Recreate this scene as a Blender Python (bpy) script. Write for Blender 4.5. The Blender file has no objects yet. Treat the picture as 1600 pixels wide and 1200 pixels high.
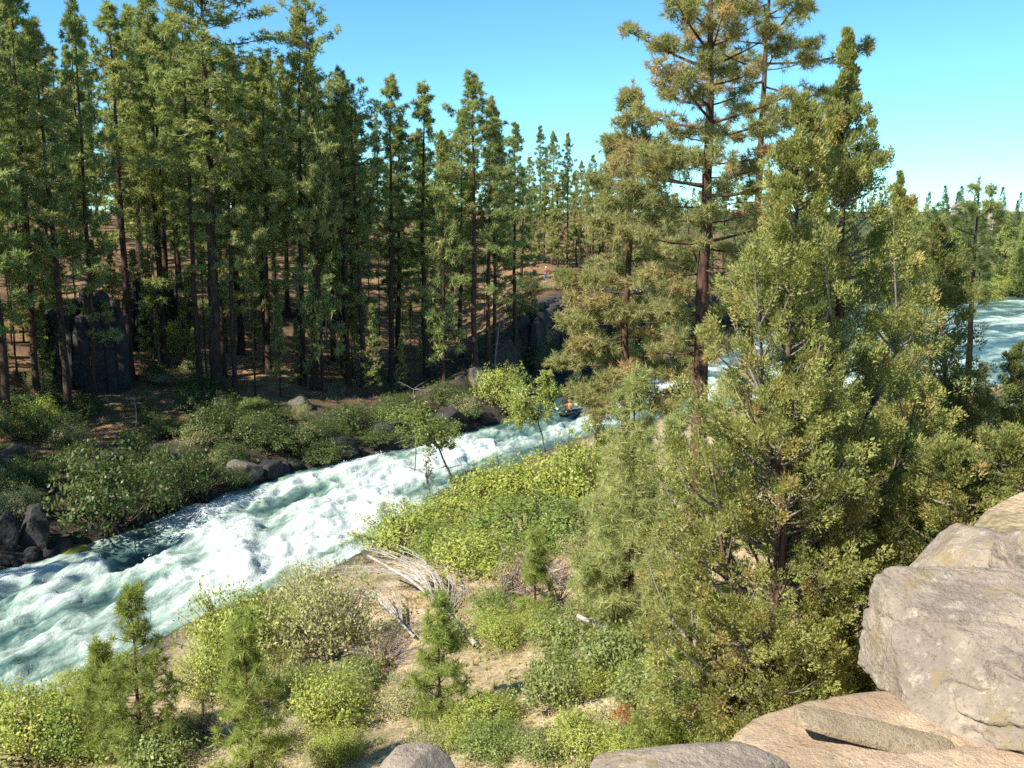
import bpy, bmesh, math, random
import numpy as np
from mathutils import Vector

# ------------------------------------------------------------------ camera, world, sun, exposure
SC = bpy.context.scene
COL = SC.collection
F, CY, SY, EYE = 1570.0, math.cos(math.radians(9.76)), math.sin(math.radians(9.76)), 16.0
cam = bpy.data.cameras.new('camera'); cam.sensor_width = 36.0; cam.lens = 36.0 * F / 1600.0
cam.clip_start = 0.1; cam.clip_end = 9000
camo = bpy.data.objects.new('camera', cam); COL.objects.link(camo)
camo.location = (0, 0, EYE); camo.rotation_euler = (math.radians(90 - 9.76), 0, 0)
SC.camera = camo

SUN_DIR = Vector((-0.70, -0.50, 0.82)).normalized()          # towards the sun
elev = math.asin(SUN_DIR.z); azim = math.atan2(SUN_DIR.x, SUN_DIR.y)
W = bpy.data.worlds.new('World'); SC.world = W; W.use_nodes = True
nt = W.node_tree; nt.nodes.clear()
sky = nt.nodes.new('ShaderNodeTexSky'); sky.sky_type = 'NISHITA'; sky.sun_disc = False
sky.sun_elevation = elev; sky.sun_rotation = azim
sky.altitude = 1200; sky.air_density = 0.85; sky.dust_density = 0.15; sky.ozone_density = 1.6
hs = nt.nodes.new('ShaderNodeMix'); hs.data_type = 'RGBA'; hs.blend_type = 'MULTIPLY'; hs.inputs[0].default_value = 1.0; hs.inputs[7].default_value = (0.49, 0.86, 0.96, 1)
bg = nt.nodes.new('ShaderNodeBackground'); bg.inputs['Strength'].default_value = 0.105
wo = nt.nodes.new('ShaderNodeOutputWorld')
nt.links.new(sky.outputs[0], hs.inputs[6]); nt.links.new(hs.outputs[2], bg.inputs[0]); nt.links.new(bg.outputs[0], wo.inputs[0])
sl = bpy.data.lights.new('sun', 'SUN'); sl.energy = 5.0; sl.angle = math.radians(0.53); sl.color = (1.0, 0.93, 0.80)
so = bpy.data.objects.new('sun', sl); COL.objects.link(so); so.location = (-40, -20, 60)
so.rotation_euler = SUN_DIR.to_track_quat('Z', 'Y').to_euler()
SC.view_settings.view_transform = 'Standard'; SC.view_settings.look = 'None'
SC.view_settings.exposure = 1.12; SC.view_settings.gamma = 1.0; SC.view_settings.use_curve_mapping = False
SC.render.engine = 'CYCLES'
SC.cycles.max_bounces = 5; SC.cycles.diffuse_bounces = 4; SC.cycles.glossy_bounces = 2
SC.cycles.transmission_bounces = 3; SC.cycles.use_denoising = False
SC.cycles.filter_width = 1.6

# ------------------------------------------------------------------ noise
def _h(ix, iy, iz):
    h = (ix.astype(np.int64) * 374761393 + iy.astype(np.int64) * 668265263 + iz.astype(np.int64) * 1440662683) & 0xFFFFFFFF
    h = ((h ^ (h >> 13)) * 1274126177) & 0xFFFFFFFF
    return ((h ^ (h >> 16)) & 0xFFFF).astype(np.float64) / 65535.0
def vnoise(p):
    p = np.asarray(p, float); i = np.floor(p); f = p - i; f = f * f * (3 - 2 * f)
    x, y, z = i[:, 0], i[:, 1], i[:, 2]; r = 0
    for dx in (0, 1):
        wx = f[:, 0] if dx else 1 - f[:, 0]
        for dy in (0, 1):
            wy = f[:, 1] if dy else 1 - f[:, 1]
            for dz in (0, 1):
                wz = f[:, 2] if dz else 1 - f[:, 2]
                r = r + wx * wy * wz * _h(x + dx, y + dy, z + dz)
    return r * 2 - 1
def fbm(p, octv=4, lac=2.03, gain=0.5):
    p = np.asarray(p, float); a, s, t = 1.0, 0, 0
    for k in range(octv):
        s = s + a * vnoise(p + 17.3 * k); t += a; a *= gain; p = p * lac
    return s / t
def fb2(x, y, sc, octv=4, seed=0.0):
    return fbm(np.stack([x / sc, y / sc, np.full_like(x, seed)], 1), octv)
def sstep(a, b, x):
    t = np.clip((x - a) / (b - a), 0, 1); return t * t * (3 - 2 * t)

# ------------------------------------------------------------------ mesh helpers
class G:
    def __init__(s): s.v, s.f3, s.f4, s.c, s.n = [], [], [], [], 0
    def add(s, v, f3=None, f4=None, col=(.5, .5, .5)):
        v = np.asarray(v, float).reshape(-1, 3)
        if f3 is not None and len(f3): s.f3.append(np.asarray(f3, int) + s.n)
        if f4 is not None and len(f4): s.f4.append(np.asarray(f4, int) + s.n)
        col = np.asarray(col, float); col = np.broadcast_to(col, (len(v), 3)) if col.ndim == 1 else col
        s.v.append(v); s.c.append(col); s.n += len(v)
    def tube(s, pts, rad, sides=5, col=(.5, .5, .5), cap=False):
        pts = np.asarray(pts, float); n = len(pts); rad = np.broadcast_to(np.asarray(rad, float), (n,))
        t = np.gradient(pts, axis=0); t /= np.linalg.norm(t, axis=1)[:, None] + 1e-9
        ref = np.array([0, 0, 1.0]) if abs(t[:, 2]).mean() < .8 else np.array([1.0, 0, 0])
        a = np.cross(t, ref); a /= np.linalg.norm(a, axis=1)[:, None] + 1e-9; b = np.cross(t, a)
        an = np.arange(sides) * 2 * math.pi / sides
        v = pts[:, None] + rad[:, None, None] * (np.cos(an)[None, :, None] * a[:, None] + np.sin(an)[None, :, None] * b[:, None])
        i = np.arange(n - 1)[:, None] * sides; j = np.arange(sides)[None]; k = (j + 1) % sides
        q = np.stack([i + j, i + k, i + k + sides, i + j + sides], -1).reshape(-1, 4)
        s.add(v.reshape(-1, 3), f4=q, col=col)
    def mesh(s, name, mat, smooth=False):
        me = bpy.data.meshes.new(name)
        v = np.concatenate(s.v); f3 = np.concatenate(s.f3) if s.f3 else np.zeros((0, 3), int)
        f4 = np.concatenate(s.f4) if s.f4 else np.zeros((0, 4), int)
        me.vertices.add(len(v)); me.vertices.foreach_set('co', v.astype(np.float32).ravel())
        nl = f3.size + f4.size; me.loops.add(nl)
        me.loops.foreach_set('vertex_index', np.concatenate([f3.ravel(), f4.ravel()]).astype(np.int32))
        me.polygons.add(len(f3) + len(f4))
        st = np.concatenate([np.arange(len(f3)) * 3, f3.size + np.arange(len(f4)) * 4]).astype(np.int32)
        me.polygons.foreach_set('loop_start', st)
        me.polygons.foreach_set('use_smooth', np.full(len(st), bool(smooth)))
        at = me.color_attributes.new('Col', 'FLOAT_COLOR', 'POINT')
        c = np.concatenate(s.c); at.data.foreach_set('color', np.concatenate([c, np.ones((len(c), 1))], 1).astype(np.float32).ravel())
        me.materials.append(mat); me.update(calc_edges=True); me.validate()
        return me
def link(name, me, parent=None, loc=(0, 0, 0), rot=(0, 0, 0), scale=(1, 1, 1)):
    o = bpy.data.objects.new(name, me); COL.objects.link(o)
    o.location = loc; o.rotation_euler = rot; o.scale = scale if hasattr(scale, '__len__') else (scale,) * 3
    if parent is not None: o.parent = parent
    return o
def tag(o, label=None, cat=None, group=None, kind=None):
    for k, v in (('label', label), ('category', cat), ('group', group), ('kind', kind)):
        if v: o[k] = v
    return o
def thing(name, label, cat, loc=(0, 0, 0), rot=(0, 0, 0), scale=(1, 1, 1), group=None):
    return tag(link(name, None, None, loc, rot, scale), label, cat, group)

# ------------------------------------------------------------------ materials
def newmat(name):
    m = bpy.data.materials.new(name); m.use_nodes = True; n = m.node_tree.nodes; n.clear()
    o = n.new('ShaderNodeOutputMaterial'); return m, n, m.node_tree.links, o
def leafmat(name, trans=0.3, rough=0.55, spec=0.25, tcol=(1.25, 1.3, .6)):
    m, n, l, o = newmat(name)
    a = n.new('ShaderNodeAttribute'); a.attribute_name = 'Col'
    p = n.new('ShaderNodeBsdfPrincipled'); p.inputs['Roughness'].default_value = rough; p.inputs['Specular IOR Level'].default_value = spec
    t = n.new('ShaderNodeBsdfTranslucent'); mx = n.new('ShaderNodeMixShader'); mx.inputs[0].default_value = trans
    mu = n.new('ShaderNodeMix'); mu.data_type = 'RGBA'; mu.blend_type = 'MULTIPLY'; mu.inputs[0].default_value = 1; mu.inputs[7].default_value = (*tcol, 1)
    l.new(a.outputs[0], p.inputs['Base Color']); l.new(a.outputs[0], mu.inputs[6]); l.new(mu.outputs[2], t.inputs[0])
    l.new(p.outputs[0], mx.inputs[1]); l.new(t.outputs[0], mx.inputs[2]); l.new(mx.outputs[0], o.inputs[0]); return m
def barkmat(name, dark, light, scale=6.0, stretch=0.25, bump=0.6):
    m, n, l, o = newmat(name)
    tc = n.new('ShaderNodeTexCoord'); mp = n.new('ShaderNodeMapping'); mp.inputs['Scale'].default_value = (1, 1, stretch)
    nz = n.new('ShaderNodeTexNoise'); nz.inputs['Scale'].default_value = scale; nz.inputs['Detail'].default_value = 5; nz.inputs['Roughness'].default_value = .65
    r = n.new('ShaderNodeValToRGB'); r.color_ramp.elements[0].position = .38; r.color_ramp.elements[1].position = .66
    r.color_ramp.elements[0].color = (*dark, 1); r.color_ramp.elements[1].color = (*light, 1)
    p = n.new('ShaderNodeBsdfPrincipled'); p.inputs['Roughness'].default_value = .9; p.inputs['Specular IOR Level'].default_value = .15
    b = n.new('ShaderNodeBump'); b.inputs['Strength'].default_value = bump; b.inputs['Distance'].default_value = .05
    l.new(tc.outputs['Object'], mp.inputs[0]); l.new(mp.outputs[0], nz.inputs[0]); l.new(nz.outputs[0], r.inputs[0]); l.new(nz.outputs[0], b.inputs['Height'])
    l.new(r.outputs[0], p.inputs['Base Color']); l.new(b.outputs[0], p.inputs['Normal']); l.new(p.outputs[0], o.inputs[0]); return m
def rockmat(name, c1, c2, c3, moss=None, sc=2.0, lichen=0.5, bump=0.5):
    m, n, l, o = newmat(name)
    tc = n.new('ShaderNodeNewGeometry')
    def noise(s, d=6, ro=.6):
        z = n.new('ShaderNodeTexNoise'); z.inputs['Scale'].default_value = s; z.inputs['Detail'].default_value = d; z.inputs['Roughness'].default_value = ro
        l.new(tc.outputs['Position'], z.inputs[0]); return z
    def mix(f, a, b):
        x = n.new('ShaderNodeMix'); x.data_type = 'RGBA'
        if hasattr(f, 'node'): l.new(f, x.inputs[0])
        else: x.inputs[0].default_value = f
        for v, i in ((a, 6), (b, 7)):
            if isinstance(v, tuple): x.inputs[i].default_value = (*v, 1)
            else: l.new(v, x.inputs[i])
        return x.outputs[2]
    def ramp(s, a, b):
        r = n.new('ShaderNodeMapRange'); r.inputs[1].default_value = a; r.inputs[2].default_value = b; r.interpolation_type = 'SMOOTHSTEP'; l.new(s, r.inputs[0]); return r.outputs[0]
    n1, n2, n3, n4 = noise(sc), noise(sc * 5, 8, .7), noise(sc * 22, 4, .6), noise(sc * 1.7, 5, .75)
    c = mix(ramp(n1.outputs[0], .38, .62), c1, c2)
    c = mix(ramp(n2.outputs[0], .52, .66), c, c3)
    f4 = n.new('ShaderNodeMath'); f4.operation = 'MULTIPLY'; f4.inputs[1].default_value = lichen; l.new(ramp(n3.outputs[0], .56, .64), f4.inputs[0])
    c = mix(f4.outputs[0], c, tuple(x * .38 for x in c1))
    if moss:
        f5 = n.new('ShaderNodeMath'); f5.operation = 'MULTIPLY'; l.new(ramp(n4.outputs[0], .55, .63), f5.inputs[0]); f5.inputs[1].default_value = .85
        c = mix(f5.outputs[0], c, moss)
    p = n.new('ShaderNodeBsdfPrincipled'); p.inputs['Roughness'].default_value = .92; p.inputs['Specular IOR Level'].default_value = .2
    ad = n.new('ShaderNodeMath'); ad.operation = 'MULTIPLY_ADD'; ad.inputs[1].default_value = .45; l.new(n3.outputs[0], ad.inputs[0]); l.new(n2.outputs[0], ad.inputs[2])
    b = n.new('ShaderNodeBump'); b.inputs['Strength'].default_value = bump; b.inputs['Distance'].default_value = .06; l.new(ad.outputs[0], b.inputs['Height'])
    l.new(c, p.inputs['Base Color']); l.new(b.outputs[0], p.inputs['Normal']); l.new(p.outputs[0], o.inputs[0]); return m
def flat(name, c, rough=.7):
    m, n, l, o = newmat(name); p = n.new('ShaderNodeBsdfPrincipled'); p.inputs['Roughness'].default_value = rough
    nz = n.new('ShaderNodeTexNoise'); nz.inputs['Scale'].default_value = 9
    r = n.new('ShaderNodeMix'); r.data_type = 'RGBA'; r.inputs[6].default_value = (*[x * .8 for x in c], 1); r.inputs[7].default_value = (*c, 1)
    l.new(nz.outputs[0], r.inputs[0]); l.new(r.outputs[2], p.inputs['Base Color']); l.new(p.outputs[0], o.inputs[0]); return m

M_NEEDLE = leafmat('pine_needles', .45)
M_JUNI = leafmat('juniper_scales', .34)
M_LEAF = leafmat('shrub_leaves', .36, .45, .35, (1.2, 1.35, .5))
M_GRASS = leafmat('dry_stems', .25, .8, .1, (1, 1, .8))
M_BARK = barkmat('dark_pine_bark', (.030, .020, .016), (.105, .066, .048))
M_PONDO = barkmat('orange_pine_bark', (.035, .022, .017), (.15, .082, .055), 7, .3)
M_JBARK = barkmat('juniper_bark', (.05, .030, .022), (.20, .125, .09), 9, .12)
M_DEAD = barkmat('bleached_wood', (.25, .225, .20), (.50, .465, .43), 7, .2, .3)
M_TWIG = barkmat('grey_twigs', (.14, .11, .10), (.33, .28, .25), 8, .3, .2)
M_STEM = barkmat('shrub_stems', (.07, .05, .035), (.20, .15, .11), 8, .3, .2)
M_BASALT = rockmat('basalt', (.03, .028, .028), (.05, .047, .045), (.08, .073, .066), None, .8, .3, .8)
M_BOULD = rockmat('grey_boulder', (.07, .064, .06), (.12, .11, .10), (.19, .175, .155), (.10, .09, .03), .9, .4, .6)
M_WET = rockmat('wet_rock', (.02, .02, .022), (.04, .038, .037), (.06, .055, .05), None, 1.2, .2, .6)
M_NEAR = rockmat('lichen_rock', (.215, .178, .142), (.325, .262, .20), (.38, .32, .25), (.24, .185, .10), 1.3, .4, .9)
M_SAND = rockmat('tan_rock', (.36, .255, .165), (.47, .35, .235), (.30, .23, .165), (.29, .24, .18), 1.6, .35, .8)
M_PLATE = rockmat('olive_plate', (.27, .205, .13), (.34, .265, .17), (.22, .18, .125), None, 2.5, .5, .7)
M_MOSS = flat('moss', (.12, .13, .02), .95)

# ------------------------------------------------------------------ river course (metres; camera stands at x=0, y=0)
NEAR = [(-55, -12), (-25, 15), (-16.4, 29.6), (-12.3, 38.3), (-8.6, 43), (-5.6, 50), (-1.2, 60), (4, 69), (11, 76.5), (19, 81), (30, 83), (44, 82), (62, 80), (100, 78), (170, 80), (300, 90)]
FAR = [(-76, -2), (-36, 26), (-23.4, 42.2), (-19.5, 49), (-15.3, 58), (-11.5, 63), (-5.4, 69.5), (0, 77), (4.6, 89.5), (7.2, 99), (15, 106), (28, 118), (46, 148), (74, 170), (130, 180), (260, 192)]
def catmull(P, k=24):
    P = np.array(P, float); Q = np.concatenate([[2 * P[0] - P[1]], P, [2 * P[-1] - P[-2]]]); out = []
    for i in range(1, len(Q) - 2):
        t = np.linspace(0, 1, k, endpoint=False)[:, None]; a, b, c, d = Q[i - 1], Q[i], Q[i + 1], Q[i + 2]
        out.append(.5 * ((2 * b) + (c - a) * t + (2 * a - 5 * b + 4 * c - d) * t ** 2 + (3 * b - a - 3 * c + d) * t ** 3))
    out.append(P[-1:]); return np.concatenate(out)
NP_, FP_ = catmull(NEAR), catmull(FAR)
def pdist(x, y, P):
    out = np.empty(len(x))
    A, B = P[:-1], P[1:]; D = B - A; L2 = (D ** 2).sum(1)
    for s in range(0, len(x), 4000):
        px = np.stack([x[s:s + 4000], y[s:s + 4000]], 1)[:, None]
        t = np.clip(((px - A) * D).sum(2) / L2, 0, 1); q = A + t[..., None] * D
        out[s:s + 4000] = np.sqrt(((px - q) ** 2).sum(2)).min(1)
    return out
def inside(x, y):
    poly = np.concatenate([NP_[::3], FP_[::-3]]); c = np.zeros(len(x), bool); j = len(poly) - 1
    for i in range(len(poly)):
        xi, yi = poly[i]; xj, yj = poly[j]
        if yi != yj:
            c ^= ((yi > y) != (yj > y)) & (x < (xj - xi) * (y - yi) / (yj - yi) + xi)
        j = i
    return c
def bump(x, y, cx, cy, r): return np.exp(-((x - cx) ** 2 + (y - cy) ** 2) / (r * r))
def height(x, y):
    x = np.asarray(x, float).ravel(); y = np.asarray(y, float).ravel()
    dn, df, ins = pdist(x, y, NP_), pdist(x, y, FP_), inside(x, y)
    w = fb2(x, y, 9, 4) * 1.0; w2 = fb2(x, y, 2.2, 4, 5.5)
    zn = .3 * (1 - np.exp(-dn / .6)) + .13 * dn + .0035 * dn ** 2
    zn = np.where(dn > 34, .3 + .13 * 34 + .0035 * 34 ** 2 + (dn - 34) * .03, zn)
    edge = np.interp(x, [-60, -6, 0, 3, 3.8, 4.4, 6, 7.5, 10, 15, 30, 60, 120], [4, 5, 6, 6.2, 7.0, 8.6, 13.0, 15, 16.5, 18, 20, 22, 24])
    pl = sstep(2.4, -.4, y - edge + w * .6)
    far = 11.8 + .012 * np.clip(x, 0, 200)
    zn = zn * (1 - pl) + np.maximum(zn, far) * pl
    zn = np.where(x > 34, np.minimum(zn, far + 1), zn) + .16 * w2 * np.clip(dn / 3, 0, 1) * (1 - .75 * pl) + .35 * w * np.clip(dn / 8, 0, 1) * (1 - pl)
    za = np.interp(df, [0, 1, 2.2, 6, 13, 20, 32, 40, 70, 150, 400, 3000], [0, .5, 1.0, 1.5, 2.1, 3.6, 7.2, 9.2, 12, 14.5, 15, 15])
    zb = np.interp(df, [0, 1.5, 12, 60, 130, 230, 400, 3000], [0, .8, 2, 5, 9, 14.5, 15.5, 14])
    zc = np.interp(df, [0, 1.2, 3.4, 4.6, 10, 30, 80, 400, 3000], [0, .6, 1.2, 7.0, 7.5, 9.2, 12, 14.5, 15])
    wb = sstep(34, 60, x); wc = sstep(-9.0, 5.0, x) * sstep(33, 24, x)
    zf = za * (1 - wb) + zb * wb; zf = zf * (1 - wc) + zc * wc
    zf = zf + (.9 * w * (1 - .75 * wc) + .22 * w2) * np.clip(df / 12, 0, 1) + .12 * w2 * np.clip(df / 2, 0, 1)
    zi = -1.6 * (1 - np.exp(-np.minimum(dn, df) / 1.2))
    z = np.where(dn < df, zn, zf)
    return np.where(ins, zi, z), dn, df, ins
def grow(a, b, step, lo, hi, k=1.09):
    c = list(np.arange(a, b + 1e-6, step)); s = step
    while c[-1] < hi: s *= k; c.append(c[-1] + s)
    s = step
    while c[0] > lo: s *= k; c.insert(0, c[0] - s)
    return np.array(c)
GX, GY = grow(-55, 62, .70, -2500, 2500), grow(-4, 126, .70, -60, 4200)
XX, YY = np.meshgrid(GX, GY); ZF, DN, DF, INS = height(XX, YY); ZZ = ZF.reshape(XX.shape)
def gz(x, y):
    i = np.clip(np.searchsorted(GX, x) - 1, 0, len(GX) - 2); j = np.clip(np.searchsorted(GY, y) - 1, 0, len(GY) - 2)
    u = (x - GX[i]) / (GX[i + 1] - GX[i]); v = (y - GY[j]) / (GY[j + 1] - GY[j])
    return ZZ[j, i] * (1 - u) * (1 - v) + ZZ[j, i + 1] * u * (1 - v) + ZZ[j + 1, i] * (1 - u) * v + ZZ[j + 1, i + 1] * u * v
def ray(px, py):
    u, v = px - 800., py - 600.
    return u, F * CY - v * SY, -v * CY - F * SY
def at(px, py, Y):                       # the point at distance Y seen at this pixel of the survey photograph
    u, a, b = ray(px, py); return Vector((u / a * Y, Y, EYE + b / a * Y))
def hit(px, py, y0=9.0, y1=600.0):       # where the ground lies under that line of sight
    u, a, b = ray(px, py); Y = np.concatenate([np.arange(y0, 140, .15), np.arange(140, y1, 1.0)])
    g = EYE + b / a * Y - np.maximum(gz(u / a * Y, Y), -0.05); k = np.argmax(g <= 0)
    if g[k] > 0: k = len(Y) - 1
    return Vector((u / a * Y[k], Y[k], float(gz(u / a * Y[k], Y[k]))))
def pix(p):
    d = Vector(p) - Vector((0, 0, EYE)); f = d.y * CY - d.z * SY
    return 800 + F * d.x / f, 600 - F * (d.y * SY + d.z * CY) / f
def topz(py, Y):                         # height of a thing at distance Y whose top shows at row py
    return at(800, py, Y).z

# ------------------------------------------------------------------ ground
def ground_material():
    m, n, l, o = newmat('ground_earth')
    a = n.new('ShaderNodeAttribute'); a.attribute_name = 'Col'; g = n.new('ShaderNodeNewGeometry')
    def noise(s, d, ro=.65):
        z = n.new('ShaderNodeTexNoise'); z.inputs['Scale'].default_value = s; z.inputs['Detail'].default_value = d; z.inputs['Roughness'].default_value = ro; l.new(g.outputs['Position'], z.inputs[0]); return z.outputs[0]
    a1, a2 = noise(1.3, 8), noise(9, 5)
    r = n.new('ShaderNodeMapRange'); r.inputs[1].default_value = .3; r.inputs[2].default_value = .7; r.inputs[3].default_value = .55; r.inputs[4].default_value = 1.35; l.new(a1, r.inputs[0])
    r2 = n.new('ShaderNodeMapRange'); r2.inputs[1].default_value = .35; r2.inputs[2].default_value = .65; r2.inputs[3].default_value = .6; r2.inputs[4].default_value = 1.3; l.new(a2, r2.inputs[0])
    mm = n.new('ShaderNodeMath'); mm.operation = 'MULTIPLY'; l.new(r.outputs[0], mm.inputs[0]); l.new(r2.outputs[0], mm.inputs[1])
    v = n.new('ShaderNodeVectorMath'); v.operation = 'SCALE'; l.new(a.outputs[0], v.inputs[0]); l.new(mm.outputs[0], v.inputs['Scale'])
    p = n.new('ShaderNodeBsdfPrincipled'); p.inputs['Roughness'].default_value = .95; p.inputs['Specular IOR Level'].default_value = .1
    b = n.new('ShaderNodeBump'); b.inputs['Strength'].default_value = .7; b.inputs['Distance'].default_value = .1; l.new(a2, b.inputs['Height'])
    l.new(v.outputs[0], p.inputs['Base Color']); l.new(b.outputs[0], p.inputs['Normal']); l.new(p.outputs[0], o.inputs[0]); return m
def lerp(a, b, t): return np.asarray(a)[None] * (1 - t[:, None]) + np.asarray(b)[None] * t[:, None] if np.ndim(a) == 1 else a * (1 - t[:, None]) + np.asarray(b)[None] * t[:, None]
xf, yf = XX.ravel(), YY.ravel()
nA, nB = fb2(xf, yf, 6, 4, 2.2), fb2(xf, yf, 1.8, 4, 7.7)
cn = lerp((.43, .335, .225), (.25, .21, .105), sstep(-.1, .35, nA)); cn = lerp(cn, (.12, .12, .05), sstep(.1, .5, nB) * .8)
cn = lerp(cn, (.08, .075, .06), sstep(4, .5, DN))
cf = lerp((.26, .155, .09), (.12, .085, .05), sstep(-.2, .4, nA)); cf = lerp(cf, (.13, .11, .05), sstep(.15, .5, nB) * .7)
cf = lerp(cf, (.06, .05, .04), sstep(13, 6, DF + nA * 4))  # shore soil painted darker, standing in for shade along the bank
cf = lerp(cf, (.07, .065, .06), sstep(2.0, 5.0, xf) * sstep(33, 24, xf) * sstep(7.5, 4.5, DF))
cf = lerp(cf, (.085, .095, .045), sstep(45, 70, xf) * sstep(0, 1, yf - 150))
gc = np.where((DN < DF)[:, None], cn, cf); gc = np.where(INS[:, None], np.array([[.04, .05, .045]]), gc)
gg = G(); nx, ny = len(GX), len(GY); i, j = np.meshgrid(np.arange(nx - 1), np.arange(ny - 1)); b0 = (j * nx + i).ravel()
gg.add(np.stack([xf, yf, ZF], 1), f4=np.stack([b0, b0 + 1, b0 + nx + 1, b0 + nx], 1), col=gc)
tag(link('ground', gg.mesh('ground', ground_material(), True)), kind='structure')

# ------------------------------------------------------------------ river with rapids
def water_material():
    m, n, l, o = newmat('rapids_water')
    a = n.new('ShaderNodeAttribute'); a.attribute_name = 'Col'; sp = n.new('ShaderNodeSeparateColor'); l.new(a.outputs[0], sp.inputs[0])
    g = n.new('ShaderNodeAttribute'); g.attribute_name = 'flow'
    def noise(sx, sy, s, d, ro=.65, dist=0.6):
        mp = n.new('ShaderNodeMapping'); mp.inputs['Scale'].default_value = (sx, sy, 1); l.new(g.outputs['Vector'], mp.inputs[0])
        z = n.new('ShaderNodeTexNoise'); z.inputs['Scale'].default_value = s; z.inputs['Detail'].default_value = d; z.inputs['Roughness'].default_value = ro; z.inputs['Distortion'].default_value = dist; l.new(mp.outputs[0], z.inputs[0]); return z.outputs[0]
    f1, f2 = noise(.55, 1.0, 1.1, 7, .68, 1.0), noise(.6, 1.0, 5.0, 5, .7, .8)
    s1 = n.new('ShaderNodeMath'); s1.operation = 'MULTIPLY_ADD'; s1.inputs[1].default_value = .95; l.new(f1, s1.inputs[0]); l.new(sp.outputs[0], s1.inputs[2])
    s2 = n.new('ShaderNodeMath'); s2.operation = 'MULTIPLY_ADD'; s2.inputs[1].default_value = .60; l.new(f2, s2.inputs[0]); l.new(s1.outputs[0], s2.inputs[2])
    f3 = noise(.45, 1.0, 17.0, 3, .6, .5); s25 = n.new('ShaderNodeMath'); s25.operation = 'MULTIPLY_ADD'; s25.inputs[1].default_value = .22; l.new(f3, s25.inputs[0]); l.new(s2.outputs[0], s25.inputs[2])
    s3 = n.new('ShaderNodeMath'); s3.operation = 'SUBTRACT'; s3.inputs[1].default_value = .885; l.new(s25.outputs[0], s3.inputs[0])
    r = n.new('ShaderNodeValToRGB'); e = r.color_ramp.elements
    e[0].position = .12; e[0].color = (.04, .085, .082, 1); e[1].position = .86; e[1].color = (.47, .525, .51, 1)
    for pos, c in ((.30, (.065, .125, .118)), (.46, (.15, .225, .195)), (.68, (.31, .395, .345))):
        x = e.new(pos); x.color = (*c, 1)
    l.new(s3.outputs[0], r.inputs[0])
    ro = n.new('ShaderNodeMapRange'); ro.inputs[1].default_value = .25; ro.inputs[2].default_value = .8; ro.inputs[3].default_value = .12; ro.inputs[4].default_value = .75; l.new(s3.outputs[0], ro.inputs[0])
    p = n.new('ShaderNodeBsdfPrincipled'); p.inputs['IOR'].default_value = 1.33
    b = n.new('ShaderNodeBump'); b.inputs['Strength'].default_value = .65; b.inputs['Distance'].default_value = .16; l.new(s25.outputs[0], b.inputs['Height'])
    l.new(r.outputs[0], p.inputs['Base Color']); l.new(ro.outputs[0], p.inputs['Roughness']); l.new(b.outputs[0], p.inputs['Normal']); l.new(p.outputs[0], o.inputs[0]); return m
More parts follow.
